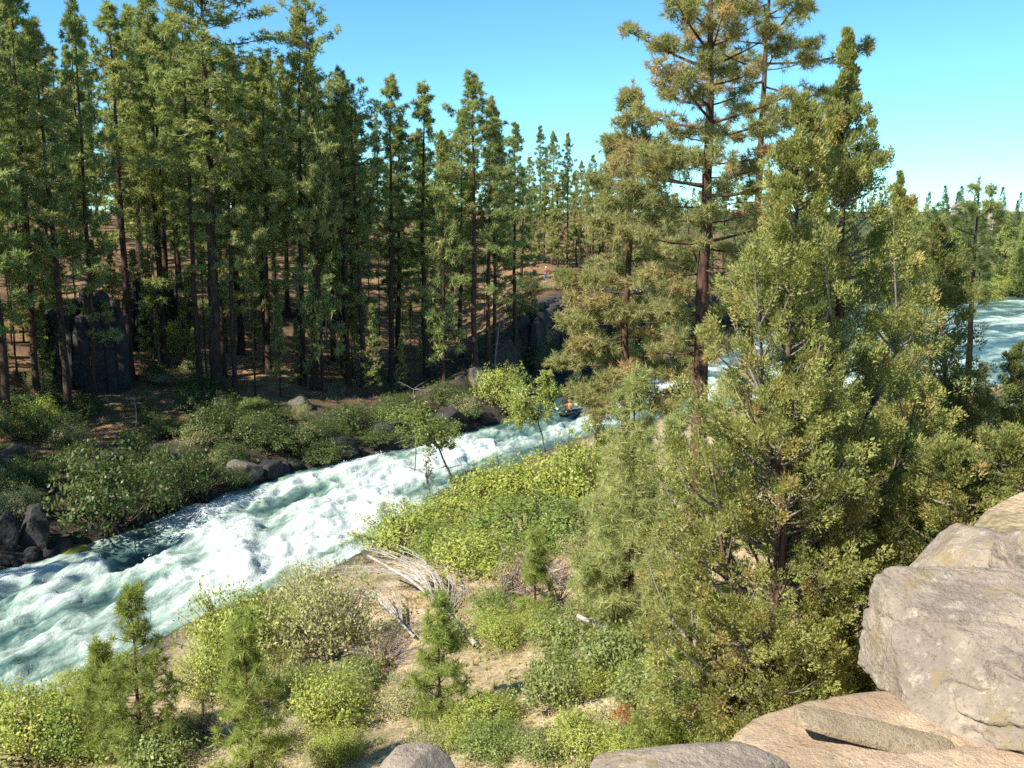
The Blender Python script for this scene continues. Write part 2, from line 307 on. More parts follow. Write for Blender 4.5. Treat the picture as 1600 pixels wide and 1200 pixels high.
def river():
    # resample the pairs of shore points by arc length of the centre line: fine where the river is in view
    c = (NP_ + FP_) / 2; s = np.concatenate([[0], np.cumsum(np.linalg.norm(np.diff(c, axis=0), axis=1))])
    k0 = 24 * 1.6; s0 = np.interp(k0, np.arange(len(s)), s); s1 = np.interp(24 * 9.6, np.arange(len(s)), s); s2 = np.interp(24 * 13.6, np.arange(len(s)), s)
    S = np.concatenate([np.arange(s[0], s0, 1.0), np.arange(s0, s1, .18), np.arange(s1, s2, .4), np.arange(s2, s[-1], 3.0)])
    nr = np.stack([np.interp(S, s, NP_[:, k]) for k in (0, 1)], 1); fr = np.stack([np.interp(S, s, FP_[:, k]) for k in (0, 1)], 1)
    T = np.linspace(-.08, 1.08, 125); P = nr[:, None] * (1 - T[None, :, None]) + fr[:, None] * T[None, :, None]
    wid = np.linalg.norm(fr - nr, axis=1); s_ = np.repeat(S, len(T)); t_ = ((T[None] - .5) * wid[:, None]).ravel(); tt = np.tile(T, len(S))
    P = P.reshape(-1, 2)
    edge = np.clip(np.minimum(tt, 1 - tt) * np.repeat(wid, len(T)), 0, None)
    def n2(a, b, o=4, z=0.): return fbm(np.stack([s_ / a, t_ / b, np.full_like(s_, z)], 1), o)
    wx = n2(5, 5, 3, 3.3) * 1.6; sw = s_ + wx
    big = fbm(np.stack([sw / 3.6, t_ / 4.2 + wx * .3, np.zeros_like(s_)], 1), 3)
    rid = 1 - np.abs(fbm(np.stack([sw / 2.2, t_ / 2.6, np.full_like(s_, 9.)], 1), 4)) * 2.4
    fine = n2(1.1, .6, 4, 4.4)
    calm = sstep(s1 - 6, s1 + 22, s_)
    amp = np.clip(edge / 2.5, .15, 1) * (1 - .6 * calm)
    z = amp * (.46 * big + .34 * np.clip(rid, -.3, 1) + .30 * fine) - .02
    z = z + .55 * sstep(s1 - 14, s1 - 8, s_) + .5 * sstep(s1 + 8, s1 + 14, s_)
    streak = n2(9, 1.1, 4, 12.1); lane = n2(16, 3.2, 2, 21.)
    foam = .60 + .42 * big * .9 + .36 * np.clip(rid - .1, -.4, 1) * .8 + .52 * streak + .38 * lane + .12 * fine
    foam = foam - .10 - .16 * calm + .09 * sstep(s0 + 40, s0 + 20, s_) - .30 * sstep(1.6, .0, edge) - .16 * sstep(14, 0, np.abs(s_ - (s1 - 24))) + .10 * sstep(34, 8, np.abs(s_ - (s0 + 24)))
    g = G(); nt_, ns = len(T), len(S); i, j = np.meshgrid(np.arange(nt_ - 1), np.arange(ns - 1)); b0 = (j * nt_ + i).ravel()
    foam = np.clip(foam, 0, 1)
    g.add(np.stack([P[:, 0], P[:, 1], z], 1), f4=np.stack([b0, b0 + 1, b0 + nt_ + 1, b0 + nt_], 1), col=np.stack([foam, foam, foam], 1))
    me = g.mesh('river', water_material(), True)
    at_ = me.attributes.new('flow', 'FLOAT_VECTOR', 'POINT'); at_.data.foreach_set('vector', np.stack([sw, t_, np.zeros_like(t_)], 1).astype(np.float32).ravel())
    tag(link('river', me), kind='structure')
    # flung spray on the crests
    rng = np.random.default_rng(5); cand = np.where((foam > .78) & (z > .35) & (s_ < s1) & (s_ > s0))[0]
    if len(cand):
        k = rng.choice(cand, 2600); b = np.stack([P[k, 0], P[k, 1], z[k]], 1) + rng.normal(0, 1, (len(k), 3)) * [.12, .12, .05] + [0, 0, .06]
        d = rng.normal(0, .028, (len(k), 3, 3)); g2 = G(); q = b[:, None] + d
        q[:, 0] += [0, 0, .03]; g2.add(q.reshape(-1, 3), f3=np.arange(len(k) * 3).reshape(-1, 3), col=(.88, .9, .9))
        tag(link('spray', g2.mesh('spray', M_GRASS)), kind='stuff')
river()

# ------------------------------------------------------------------ rocks
_ico = {}
def ico(sub):
    if sub not in _ico:
        bm = bmesh.new(); bmesh.ops.create_icosphere(bm, subdivisions=sub, radius=1)
        _ico[sub] = (np.array([v.co[:] for v in bm.verts]), np.array([[v.index for v in f.verts] for f in bm.faces])); bm.free()
    return _ico[sub]
def rock_mesh(name, mat, seed, size=(1, 1, 1), boxy=2.6, cuts=14, sub=5, n1=.10, n2=.03, dmin=.66, planes=(), crack=0):
    v, f = ico(sub); rng = np.random.default_rng(seed)
    p = v / (np.abs(v) ** boxy).sum(1)[:, None] ** (1 / boxy)
    for n, d in planes:
        n = np.array(n, float); n /= np.linalg.norm(n); e = p @ n - d; p = p - np.where(e > 0, e * .96, 0)[:, None] * n
    for k in range(cuts):
        n = rng.normal(0, 1, 3); n /= np.linalg.norm(n); d = rng.uniform(dmin, .95)
        e = p @ n - d; p = p - np.where(e > 0, e * .93, 0)[:, None] * n
    p = p * np.asarray(size); m = min(size); q = p / m + seed * 3.1
    p = p + v * (m * n1 * fbm(q * 1.3, 4))[:, None] + v * (m * n2 * fbm(q * 6, 4))[:, None] + v * (m * n2 * .5 * fbm(q * 17, 3))[:, None]
    if crack:
        cr = np.abs(fbm(q * [.9, .9, 2.2] + 30, 3)); p = p - v * (m * crack * np.exp(-(cr / .035) ** 2))[:, None]
    pit = np.clip(fbm(q * 3.2 + 50, 3) - .22, 0, 1); p = p - v * (m * n1 * 1.5 * pit)[:, None]
    g = G(); g.add(p, f3=f); return g.mesh(name, mat, True)
def rock(name, label, loc, size, seed, mat=None, rot=(0, 0, 0), group=None, cat='rock', **k):
    o = link(name, rock_mesh(name, mat or M_BOULD, seed, size, **k), None, loc, rot); return tag(o, label, cat, group)
# the boulders at the viewpoint
rock('boulder', 'huge grey lichen-speckled boulder overhanging the tan rock slab', at(1728, 1058, 7.6), (1.74, 1.15, .77), 3, M_NEAR, (0, .09, .08), boxy=6, cuts=7, sub=7, n1=.07, n2=.035, dmin=.93, crack=.06, planes=[((-.30, -.25, .95), .74), ((-1, -.35, .25), .93), ((-.2, -.75, .62), .86), ((-.15, -.6, -.75), .80), ((-.8, 0, -.6), 1.06), ((.1, -1, .12), .84)], cat='boulder')
rock('boulder', 'grey block of rock behind the top of the huge boulder', at(1715, 912, 9.3), (.80, .75, .52), 12, M_NEAR, (0, .03, .2), boxy=6, cuts=8, sub=6, n1=.08, n2=.035, dmin=.86, crack=.05, cat='boulder')
rock('rock_slab', 'broad tan rock slab beneath the huge boulder', (3.55, 6.35, 11.45), (2.15, 1.5, .78), 5, M_SAND, (-.03, .03, .02), boxy=6, cuts=9, sub=6, n1=.055, n2=.016, dmin=.86, crack=.03, cat='rock slab')
rock('stone_plate', 'thin flat olive-grey stone plate lying on the tan slab', at(1368, 1146, 6.72) + Vector((0, 0, -.01)), (.58, .17, .062), 9, M_PLATE, (.02, .20, -.10), boxy=5, cuts=8, sub=5, n1=.10, n2=.06, cat='stone plate')
rock('boulder', 'rounded grey rock top at the foot of the young pine', at(636, 1232, 5.6), (.32, .3, .235), 21, M_NEAR, (0, 0, .3), boxy=2.4, sub=5, n1=.06, n2=.02, cat='boulder')
rock('boulder', 'flat pale rock top beside the tan slab', at(1082, 1225, 5.5), (.62, .35, .20), 23, M_NEAR, (0, .02, .1), boxy=2.8, sub=5, n1=.06, n2=.02, dmin=.8, cat='boulder')
rock('rock_ledge', 'shaded rock ledge with sand on top behind the huge boulder', (5.9, 11.9, 11.65), (1.1, .9, .5), 31, M_NEAR, (0, -.05, .4), boxy=3.6, sub=6, n1=.1, n2=.03, cat='rock ledge')
rock('rock_ledge', 'low dark rock shelf under juniper shade near the grass tuft', (9.0, 14.2, 11.9), (1.8, .9, .42), 35, M_NEAR, (0, -.05, .35), boxy=3.2, sub=5, n1=.1, n2=.03, cat='rock ledge')

rnd_rock = random.Random(77)
def ground_rock(px, py, wpx, hpx, label, seed, mat=M_BOULD, z=None, group=None, name='boulder', **k):
    p = hit(px, py) if z is None else at(px, py, z); s = p.y / F / CY; w, h = wpx * s / 2, hpx * s * .62
    rock(name, label, p + Vector((0, w * .3, h * .25)), (w, w * .75, h), seed, mat, (0, 0, seed * 1.3), group, **k)
ground_rock(378, 752, 62, 44, 'smooth grey boulder at the far waterline beside the leafy shrubs', 41, sub=4)
ground_rock(420, 748, 50, 40, 'dark low rock just upstream of the smooth grey boulder', 42, M_BASALT, sub=4)
ground_rock(48, 856, 62, 96, 'upright grey boulder standing below the big leafy shrub', 43, M_BASALT, sub=5, boxy=4.5, cuts=22, n2=.05, dmin=.5)
ground_rock(6, 862, 60, 90, 'dark boulder half cut off next to the upright grey boulder', 44, M_BASALT, sub=5, boxy=4, cuts=22, n2=.05, dmin=.5)
ground_rock(14, 730, 64, 40, 'dark rock on the slope above the waterside shrubs', 45, M_BASALT, sub=4)
ground_rock(112, 866, 60, 20, 'yellow mossy rock at the edge of the rapids', 46, M_MOSS, sub=4)
ground_rock(745, 608, 40, 42, 'squared grey boulder on the bank under the forest pines', 47, sub=4, boxy=4)
ground_rock(596, 692, 84, 40, 'long dark bank rock under the pines above the rapids', 48, M_WET, sub=5, cuts=22)
ground_rock(700, 668, 70, 40, 'dark bank rock in shade below the squared boulder', 49, M_WET, sub=5, cuts=22)
ground_rock(790, 645, 60, 44, 'dark steep bank rock where the river bends', 50, M_WET, sub=5, cuts=22)
ground_rock(520, 716, 80, 40, 'black wet bank rock beside the foaming water', 51, M_WET, sub=4)
ground_rock(718, 692, 28, 18, 'small black rock breaking the rapids below the dark bank', 52, M_WET, sub=4)
ground_rock(436, 946, 34, 26, 'black wet stone behind the round green shrub', 53, M_WET, sub=4)
ground_rock(470, 640, 46, 26, 'grey rock half buried in the shaded forest slope', 54, sub=4)
ground_rock(300, 640, 60, 24, 'low dark rock among shrubs on the forest slope', 55, M_BASALT, sub=4)
ground_rock(640, 702, 60, 26, 'black rock shelf at the foot of the shaded bank', 56, M_WET, sub=4)
for k in range(46):
    px = rnd_rock.uniform(0, 830); py = np.interp(px, [0, 200, 400, 520, 680, 800, 830], [893, 826, 752, 722, 687, 652, 635]) + rnd_rock.uniform(-7, 3); w = rnd_rock.uniform(12, 34)
    ground_rock(px, py, w, w * rnd_rock.uniform(.5, .85), 'small dark wet rock along the far waterline', 900 + k, M_WET, group='small rocks along the far waterline', name='waterline_rock', sub=3, cuts=16)
for k, (px, py, w, h) in enumerate([(925, 604, 60, 20), (895, 628, 40, 14), (968, 596, 30, 22), (990, 612, 50, 14), (940, 586, 44, 14), (910, 592, 26, 12), (1010, 588, 40, 16), (1042, 574, 30, 18)]):
    p = at(px, py, 16 / (ray(px, py)[2] / ray(px, py)[1]) * -1); s = p.y / F
    rock('river_rock', ['broad dark rock splitting the upper rapid', 'low wet rock below the upper rapid near the kayak', 'upright dark rock at the mouth of the upper rapid', 'long low rock at the foot of the upper rapid', 'flat wet rock above the upper rapid', 'small wet rock by the shrubs at the upper rapid', 'dark rock behind the tan pine boughs in the rapid', 'pale-topped rock near the cliff end of the rapid'][k],
         (p.x, p.y, .35), (w * s / 2, w * s / 2.6, h * s * 1.1 + .35), 60 + k, M_WET if k != 7 else M_BOULD, (0, 0, k), 'rocks in the upper rapid', sub=4)
for k, (px, py, w, h, lb) in enumerate([(1572, 655, 46, 30, 'pale boulder on the near shore below the wide river'), (1590, 612, 34, 20, 'pale low rock in the wide river'), (1540, 665, 40, 26, 'grey rock at the shore behind the juniper boughs')]):
    p = at(px, py, 84 - 3 * k); s = p.y / F
    rock('boulder', lb, (p.x, p.y, max(.3, gz(p.x, p.y)) + .2), (w * s / 2, w * s / 2.6, h * s * .7 + .3), 80 + k, M_NEAR, (0, 0, k), sub=4)

# ------------------------------------------------------------------ basalt cliffs: broken columns, each a piece
def column_mesh(seed, sides=6):
    rng = np.random.default_rng(seed); a = np.sort(rng.uniform(-.35, .35, sides) + np.arange(sides) * 2 * math.pi / sides); r = rng.uniform(.8, 1.1, sides)
    lv = np.array([0, .22, .24, .5, .53, .78, .80, 1.0]); off = np.repeat(rng.normal(0, .07, (4, 2)), 2, 0); sc = np.repeat(rng.uniform(.9, 1.06, 4), 2); sc[-1] *= .85
    v = [[math.cos(a[i]) * r[i] * sc[k] + off[k, 0], math.sin(a[i]) * r[i] * sc[k] + off[k, 1], lv[k] + rng.normal(0, .006)] for k in range(8) for i in range(sides)]
    f4 = [[k * sides + i, k * sides + (i + 1) % sides, (k + 1) * sides + (i + 1) % sides, (k + 1) * sides + i] for k in range(7) for i in range(sides)]
    v.append([off[-1, 0], off[-1, 1], 1.03]); t = 7 * sides; f3 = [[t + i, t + (i + 1) % sides, len(v) - 1] for i in range(sides)]
    g = G(); g.add(v, f3, f4); return g.mesh('column', M_BASALT)
COLS = [column_mesh(s) for s in range(7)]
def cliff(label, pts, top, rad, rows, seed, var=.22):
    t = thing('basalt_cliff', label, 'cliff', (*pts[0], 0), group=None); rng = np.random.default_rng(seed); org = np.array([*pts[0], 0])
    P = np.array(pts, float); L = np.concatenate([[0], np.cumsum(np.linalg.norm(np.diff(P, axis=0), axis=1))])
    for r in range(rows):
        for s in np.arange(r * rad * .6, L[-1], rad * 1.55):
            i = min(np.searchsorted(L, s, 'right') - 1, len(P) - 2); u = (s - L[i]) / (L[i + 1] - L[i]); q = P[i] * (1 - u) + P[i + 1] * u
            d = P[i + 1] - P[i]; d /= np.linalg.norm(d); nrm = np.array([-d[1], d[0]]); q = q + nrm * r * rad * 1.2 + rng.normal(0, rad * .18, 2)
            b = float(gz(*q)) - 1.0; tz = np.interp(s, np.linspace(0, L[-1], len(top)), top) + rng.normal(0, var) + .1 * r
            if tz - b < .8: continue
            o = link('column', COLS[rng.integers(7)], t, tuple(np.array([*q, b]) - org), (0, 0, rng.uniform(0, 6.3)), (rad * rng.uniform(.85, 1.25), rad * rng.uniform(.85, 1.25), tz - b))
    return t
sh_ = FP_[196:278:6]; dd_ = np.gradient(sh_, axis=0); dd_ /= np.linalg.norm(dd_, axis=1)[:, None]; off_ = sh_ + np.stack([-dd_[:, 1], dd_[:, 0]], 1) * 3.1
cliff('tall dark basalt cliff above the river bend with people on top', [tuple(q) for q in off_], [5.6, 6.6, 7.1, 7.3, 7.2, 7.1, 7.0, 6.8, 6.4], .62, 3, 1, .35)
def cliff_px(label, pp, Y, dz, rad, seed):
    pts = [at(px, py, y) for (px, py), y in zip(pp, Y)]; return cliff(label, [(p.x, p.y) for p in pts], [p.z + dz for p in pts], rad, 3, seed, .45)
cliff_px('shaded rock outcrop with a sunlit flat rim among the forest trunks', [(60, 492), (120, 476), (185, 478)], [71, 70, 71], 0, .55, 2)
cliff_px('dark cleft rock outcrop deeper in the forest beside the sunlit-rimmed one', [(196, 470), (240, 462), (300, 475)], [80, 81, 84], 0, .6, 3)
cliff_px('low rock band half hidden by trunks on the forest slope', [(440, 492), (500, 498), (560, 505)], [96, 97, 99], -.2, .6, 4)

# ------------------------------------------------------------------ foliage builders
LUSH = np.array([1.62, 1.52, 1.40])
def nrm(a): return a / (np.linalg.norm(a, axis=-1, keepdims=True) + 1e-9)
def pick(rng, pal, n):
    c = np.array([p[0] for p in pal]) * LUSH; w = np.array([p[1] for p in pal], float); return c[rng.choice(len(c), n, p=w / w.sum())]
def needles(g, rng, cen, axis, L, W, K, cols, spread=.75, jit=.18):
    n = len(cen); d = nrm(nrm(axis)[:, None] * .55 + rng.normal(0, spread, (n, K, 3)))
    s = nrm(np.cross(d, rng.normal(0, 1, (n, K, 3)))) * (W * rng.uniform(.7, 1.2, (n, K, 1))) * .5
    ln = np.broadcast_to(np.asarray(L).reshape(-1, 1, 1), (n, 1, 1)) * rng.uniform(.65, 1.1, (n, K, 1))
    b = cen[:, None] + rng.normal(0, .04, (n, K, 3)) * ln + d * ln * .08
    v = np.stack([b - s * 1.15, b + s * 1.15, b + d * ln], 2).reshape(-1, 3)
    c = cols[:, None] * rng.uniform(1 - jit, 1 + jit, (n, K, 1)); c = np.repeat(c.reshape(-1, 3), 3, 0)
    g.add(v, f3=np.arange(n * K * 3).reshape(-1, 3), col=c)
def bez(p0, p1, p2, n): t = np.linspace(0, 1, n)[:, None]; return (1 - t) ** 2 * p0 + 2 * t * (1 - t) * p1 + t * t * p2

P_GREEN = [((.170, .208, .088), 5), ((.205, .236, .105), 4), ((.125, .160, .066), 4), ((.23, .235, .115), 2), ((.19, .15, .08), .5)]
P_GREEN2 = [((.20, .228, .10), 5), ((.23, .25, .12), 4), ((.15, .178, .075), 3), ((.21, .175, .095), .6)]
P_GREEN3 = [((.14, .188, .08), 5), ((.175, .215, .095), 4), ((.11, .145, .06), 3)]
P_TAN = [((.185, .20, .095), 5), ((.15, .17, .075), 3), ((.215, .21, .11), 3), ((.31, .23, .13), 1.3), ((.28, .185, .105), .5)]
P_YOUNG = [((.185, .235, .075), 5), ((.215, .26, .09), 3), ((.15, .20, .065), 3), ((.18, .20, .07), 1)]
P_FUZZY = [((.235, .265, .125), 5), ((.27, .29, .15), 3), ((.19, .23, .10), 3)]

def pine(seed, h, cb, R, tr, dz=.5, nb=(3, 5), dens=7, tuft=.34, K=9, W=.05, pal=P_GREEN, shape='cone', wood=M_BARK, mat=M_NEEDLE, dead=6, bare=.35, lean=0.0, sides=8, rag=.35, limbs=False, pom=0, pomr=.2, stray=0):
    """one pine: returns (trunk mesh, crown mesh, [limb meshes])"""
    rng = np.random.default_rng(seed); gt, gc, lim = G(), G(), []
    zz = np.linspace(0, 1, 16); wob = np.cumsum(rng.normal(0, .045, (16, 2)), 0) * (h / 26); wob -= wob[0]
    tp = np.column_stack([wob[:, 0] + lean * zz * h, wob[:, 1], zz * h]); rr = tr * (np.clip(1 - zz, 0, 1) ** .85 * .93 + .03); rr[0] *= 1.35; gt.tube(tp, rr, sides)
    def on(z): return np.array([np.interp(z, tp[:, 2], tp[:, 0]), np.interp(z, tp[:, 2], tp[:, 1]), z])
    cen, axs, col = [], [], []
    z = cb * h; st_n = stray
    while z < h * .985 or st_n > 0:
        zk = z
        if z >= h * .985: zk = rng.uniform(.22, cb) * h; st_n -= 1
        t = max(.04, (zk - cb * h) / (h - cb * h)); z0_, z = z, zk
        if shape == 'cone': L0 = R * (1 - t) ** .88 * min(1, .62 + 1.5 * t)
        elif shape == 'round': L0 = R * math.sqrt(max(0, 1 - (2 * t - .95) ** 2 * .92)) * (1 - .25 * t)
        else: L0 = R * (1 - t) ** .95 * (.9 + .25 * math.sin(t * 9))
        n = rng.integers(nb[0], nb[1] + 1) if z0_ == z else 1; a0 = rng.uniform(0, 6.28)
        for k in range(n):
            if z0_ == z and rng.random() < .10 + .25 * rag * (1 - t): continue
            az = a0 + k * 6.283 / n + rng.normal(0, .35)
            L = max(.25, L0 * rng.uniform(1 - rag, 1 + rag * .45))
            sl = (-.28 + .85 * t + rng.normal(0, .12)); out = np.array([math.cos(az), math.sin(az), 0]); p0 = on(z + rng.uniform(-.3, .3) * dz)
            p1 = p0 + out * L * .55 + np.array([0, 0, sl * L * .5]); p2 = p0 + out * L + np.array([0, 0, (sl * .75 + .16) * L])
            bp = bez(p0, p1, p2, 5); br = max(.018, tr * .10 * (.4 + L / R)) * np.linspace(1, .25, 5)
            if limbs and L > R * .62: gl = G(); gl.tube(bp, br * 1.25, 5); lim.append(gl)
            else: gt.tube(bp, br, 3 if not limbs else 4)
            m = max(3, int(L * dens * rng.uniform(.7, 1.25))); s = bare + (1 - bare) * rng.random(m) ** .75
            c = np.stack([np.interp(s, np.linspace(0, 1, 5), bp[:, i]) for i in range(3)], 1)
            side = np.array([-out[1], out[0], 0]); lat = rng.uniform(-1, 1, m) * (.12 + .34 * L * (1.1 - s) * (s > .2) + .05 * L)
            c = c + side * lat[:, None] + np.array([0, 0, 1]) * (rng.normal(0, .10, m) * (tuft / .34) + .05)[:, None]
            cen.append(c); axs.append(out[None] * .8 + side * (lat / (L + .1))[:, None] + np.array([0, 0, .55]) + rng.normal(0, .25, (m, 3)))
            base = pick(rng, pal, 1); cc = pick(rng, pal, m); col.append(cc * .6 + base * .4)
            if pom:
                c0, a0_, q0 = cen.pop(), axs.pop(), col.pop(); dd = nrm(rng.normal(0, 1, (m, pom, 3)) + np.array([0, 0, .35]))
                cen.append((c0[:, None] + dd * pomr * min(1, .35 + .45 * L) * rng.uniform(.3, 1, (m, pom, 1))).reshape(-1, 3)); axs.append((dd + .45 * nrm(a0_)[:, None]).reshape(-1, 3)); col.append((q0[:, None] * rng.uniform(.88, 1.12, (m, pom, 1))).reshape(-1, 3))
                for q_ in range(0, m, 2): gt.tube(np.stack([np.array([np.interp(s[q_] * .8, np.linspace(0, 1, 5), bp[:, i]) for i in range(3)]), c0[q_]]), [.016, .008], 3)
        z = z0_ + dz * rng.uniform(.7, 1.4)
    m = max(4, int(dens)); zt = h * (1 - rng.random(m) * .035); cen.append(np.array([on(q) for q in zt])); axs.append(np.tile([0, 0, 1.], (m, 1)) + rng.normal(0, .3, (m, 3))); col.append(pick(rng, pal, m))
    cen, axs, col = map(np.concatenate, (cen, axs, col))
    needles(gc, rng, cen, axs, tuft, W, K, col)
    for k in range(dead):
        z = h * rng.uniform(cb * .35, cb * 1.05); az = rng.uniform(0, 6.28); L = R * rng.uniform(.2, .6); p0 = on(z); o_ = np.array([math.cos(az), math.sin(az), 0])
        gt.tube(bez(p0, p0 + o_ * L * .5 + [0, 0, .05 * L], p0 + o_ * L + [0, 0, -.2 * L], 4), np.linspace(.03, .01, 4), 3)
    return gt.mesh('trunk', wood, True), gc.mesh('crown', mat), [x.mesh('limb', wood, True) for x in lim]
def put(name, label, cat, tri, loc, rz=0, scale=(1, 1, 1), group=None, tilt=(0, 0)):
    t = thing(name, label, cat, loc, (tilt[0], tilt[1], rz), scale, group); link('trunk', tri[0], t); link('crown', tri[1], t)
    for m in tri[2]: link('limb', m, t)
    return t

# ------------------------------------------------------------------ the forest across the river
V_FULL = [pine(100 + s, 25, .34 + .05 * (s % 3), 3.9 + .4 * (s % 3), .26, dz=.50, nb=(3, 5), dens=2.5, pom=7, pomr=.27, tuft=.33, K=8, W=.058, rag=.6, stray=5, dead=10, pal=[P_GREEN, P_GREEN2, P_GREEN, P_GREEN3, P_GREEN2, P_GREEN][s]) for s in range(6)]
V_BACK = [pine(110 + s, 25, .12 + .06 * s, 3.9, .26, dz=.8, nb=(3, 4), dens=2.0, pom=6, pomr=.34, tuft=.40, K=6, W=.10, rag=.7, pal=[P_GREEN2, P_GREEN3, P_GREEN][s]) for s in range(3)]
V_HIGH = [pine(120 + s, 28, .46 + .04 * s, 3.3, .31, dz=.58, nb=(3, 5), dens=2.5, pom=7, pomr=.29, tuft=.31, K=7, W=.062, shape='round', dead=16, rag=.75, stray=6) for s in range(3)]
V_YNG = [pine(140 + s, 12, .10, 2.0, .13, dz=.5, dens=3, pom=5, pomr=.24, tuft=.32, K=6, W=.08, dead=4) for s in range(3)]
V_POLE = [pine(150 + s, 15, .62, 1.1, .10, dz=.6, dens=5, tuft=.36, K=7, W=.055, dead=16) for s in range(2)]
rnd = random.Random(11)
FRONT = [(14, 668, -90, V_BACK, 1.1, 'big dark pine cut by the frame edge in front of the others'),  # base px, base py, top px row, variant list, girth, label
    (60, 640, -60, V_FULL, 1.0, 'dark dense pine at the frame edge above the grey outcrop'),
    (108, 655, 30, V_FULL, 1.1, 'pine with a dark straight trunk in front of the sunlit-rimmed outcrop'),
    (147, 632, -20, V_FULL, .8, 'slim pine just beside the dark straight-trunked one at the outcrop'),
    (258, 572, -40, V_FULL, 1.05, 'pine with a greyish trunk and bare lower branches by the dark cleft'),
    (314, 616, -40, V_HIGH, .75, 'slim leaning pine next to the thickest trunk'),
    (342, 622, -80, V_HIGH, 1.55, 'giant pine with the thickest dark trunk at the bank'),
    (368, 620, 60, V_FULL, .8, 'slender pine whose trunk stands against the giant pine'),
    (474, 602, 10, V_FULL, 1.0, 'tall pine with a sparse top, first of the pair against the sky gap'),
    (492, 608, -6, V_HIGH, .95, 'tallest pine of the pair against the sky gap, with tufted bare top'),
    (505, 612, 95, V_YNG, .8, 'leaning young pine at the foot of the sky-gap pair'),
    (545, 604, 105, V_FULL, .85, 'narrow pine with a pointed tip beside the sky-gap pair'),
    (568, 606, 126, V_HIGH, .9, 'dark narrow pine with a blunt tufted tip'),
    (612, 596, 116, V_FULL, 1.05, 'pine with a long bare trunk and light conical crown mid-bank'),
    (666, 590, 122, V_FULL, 1.15, 'broad pine with a stout trunk and rounded tip mid-bank'),
    (694, 596, 200, V_YNG, .9, 'thin reddish-trunked pine at the edge of the tan needle slope'),
    (742, 582, 110, V_FULL, 1.15, 'tallest pine of the dense cluster next to the open sky'),
    (762, 568, 150, V_FULL, .95, 'pine leaning on the dense cluster next to the open sky'),
    (774, 560, 165, V_FULL, .8, 'slim pine in the dense cluster just above the squared boulder'),
    (806, 540, 190, V_FULL, .9, 'dark outer pine of the dense cluster facing the cliff'),
    (720, 560, 170, V_FULL, .9, 'pine behind the tallest of the dense cluster'),
]
def tall(p, py): return max(3.0, topz(py, p.y) - p.z)
def ZONE(px, L, cut): return L[int(np.searchsorted(cut, px))]
NOMH = {}
for L_, h_ in ((V_FULL, 25), (V_BACK, 25), (V_HIGH, 28), (V_YNG, 12), (V_POLE, 15)):
    for t_ in L_: NOMH[t_[0].name] = h_
def plant(px, py, top, var, girth, label, group=None, name='pine_tree', Y=None):
    p = hit(px, py) if Y is None else Vector((at(px, py, Y).x, Y, float(gz(at(px, py, Y).x, Y))))
    tri = rnd.choice(var); s = tall(p, top) / NOMH[tri[0].name]; w = girth * (.55 + .45 * s)
    return put(name, label, 'tree', tri, p - Vector((0, 0, .15)), rnd.uniform(0, 6.28), (w, w, s), group, (rnd.gauss(0, .012), rnd.gauss(0, .012)))
for f_ in FRONT: plant(*f_)
SKYX = [-100, 90, 130, 180, 200, 400, 415, 440, 520, 560, 650, 720, 800, 830, 838, 900, 925, 960, 1010, 1060, 1150, 1300]
SKYY = [-60, -30, 25, 25, -20, 30, 100, 60, 95, 150, 180, 190, 200, 235, 215, 260, 250, 230, 270, 330, 345, 350]
FRONT2 = [(-40, 640, -100), (-60, 560, -60)]
for a_ in FRONT2: plant(*a_, V_FULL, 1.1, 'dense pine just outside the view beyond the dark frame-edge pines', 'pines beside the view')
for k_ in range(12):
    q_ = (-36 - 3.0 * (k_ % 4) - rnd.uniform(0, 3), 30 + 4.2 * k_ + rnd.uniform(-1, 1)); t_ = rnd.choice(V_FULL + V_BACK)
    put('pine_tree', 'dense pine just outside the view beyond the dark frame-edge pines', 'tree', t_, (q_[0], q_[1], float(gz(*q_)) - .2), rnd.uniform(0, 6), (1.1, 1.1, rnd.uniform(.9, 1.15)), 'pines beside the view')
occ = [hit(a[0], a[1]) for a in FRONT]; nf = 0
for k in range(5000):
    if nf >= 150: break
    Y = rnd.uniform(66, 190) if rnd.random() < .8 else rnd.uniform(100, 260); px = rnd.uniform(-60, 850) if nf < 122 else rnd.uniform(820, 1340)
    x = (px - 800) / 1500 * Y; xs = np.array([x]); ys = np.array([Y]); df = pdist(xs, ys, FP_)[0]
    if pdist(xs, ys, NP_)[0] < df or inside(xs, ys)[0] or df < 11: continue
    if px > 820 and Y < 128: continue
    z = float(gz(x, Y)); q = Vector((x, Y, z))
    if any((q - o_).length < 1.9 + .008 * Y for o_ in occ): continue
    sky_y = np.interp(px, SKYX, SKYY); hh = topz(sky_y + abs(rnd.gauss(0, 40)) + 5, Y) - z
    if hh < 6: continue
    hh = min(hh, rnd.uniform(24, 34)); occ.append(q)
    tri = rnd.choice(V_BACK if Y > 100 else V_FULL + V_BACK[2:]) if hh > 13 else rnd.choice(V_YNG); s = hh / NOMH[tri[0].name]; w = rnd.uniform(.95, 1.3) * (.5 + .5 * s)
    put('pine_tree', ZONE(px, ['crowded pine behind the rock outcrops deep in the far-bank forest', 'crowded pine deep in the forest behind the giant thick-trunked pine', 'crowded pine deep in the forest behind the sky-gap pair', 'crowded pine deep in the forest behind the mid-bank pines', 'crowded pine deep in the forest behind the dense cluster', 'pine standing back beyond the cliff top and river bend'], [180, 400, 540, 700, 850]), 'tree', tri, q - Vector((0, 0, .15)), rnd.uniform(0, 6.28), (w, w, s), 'pines in the depth of the far-bank forest')
    nf += 1
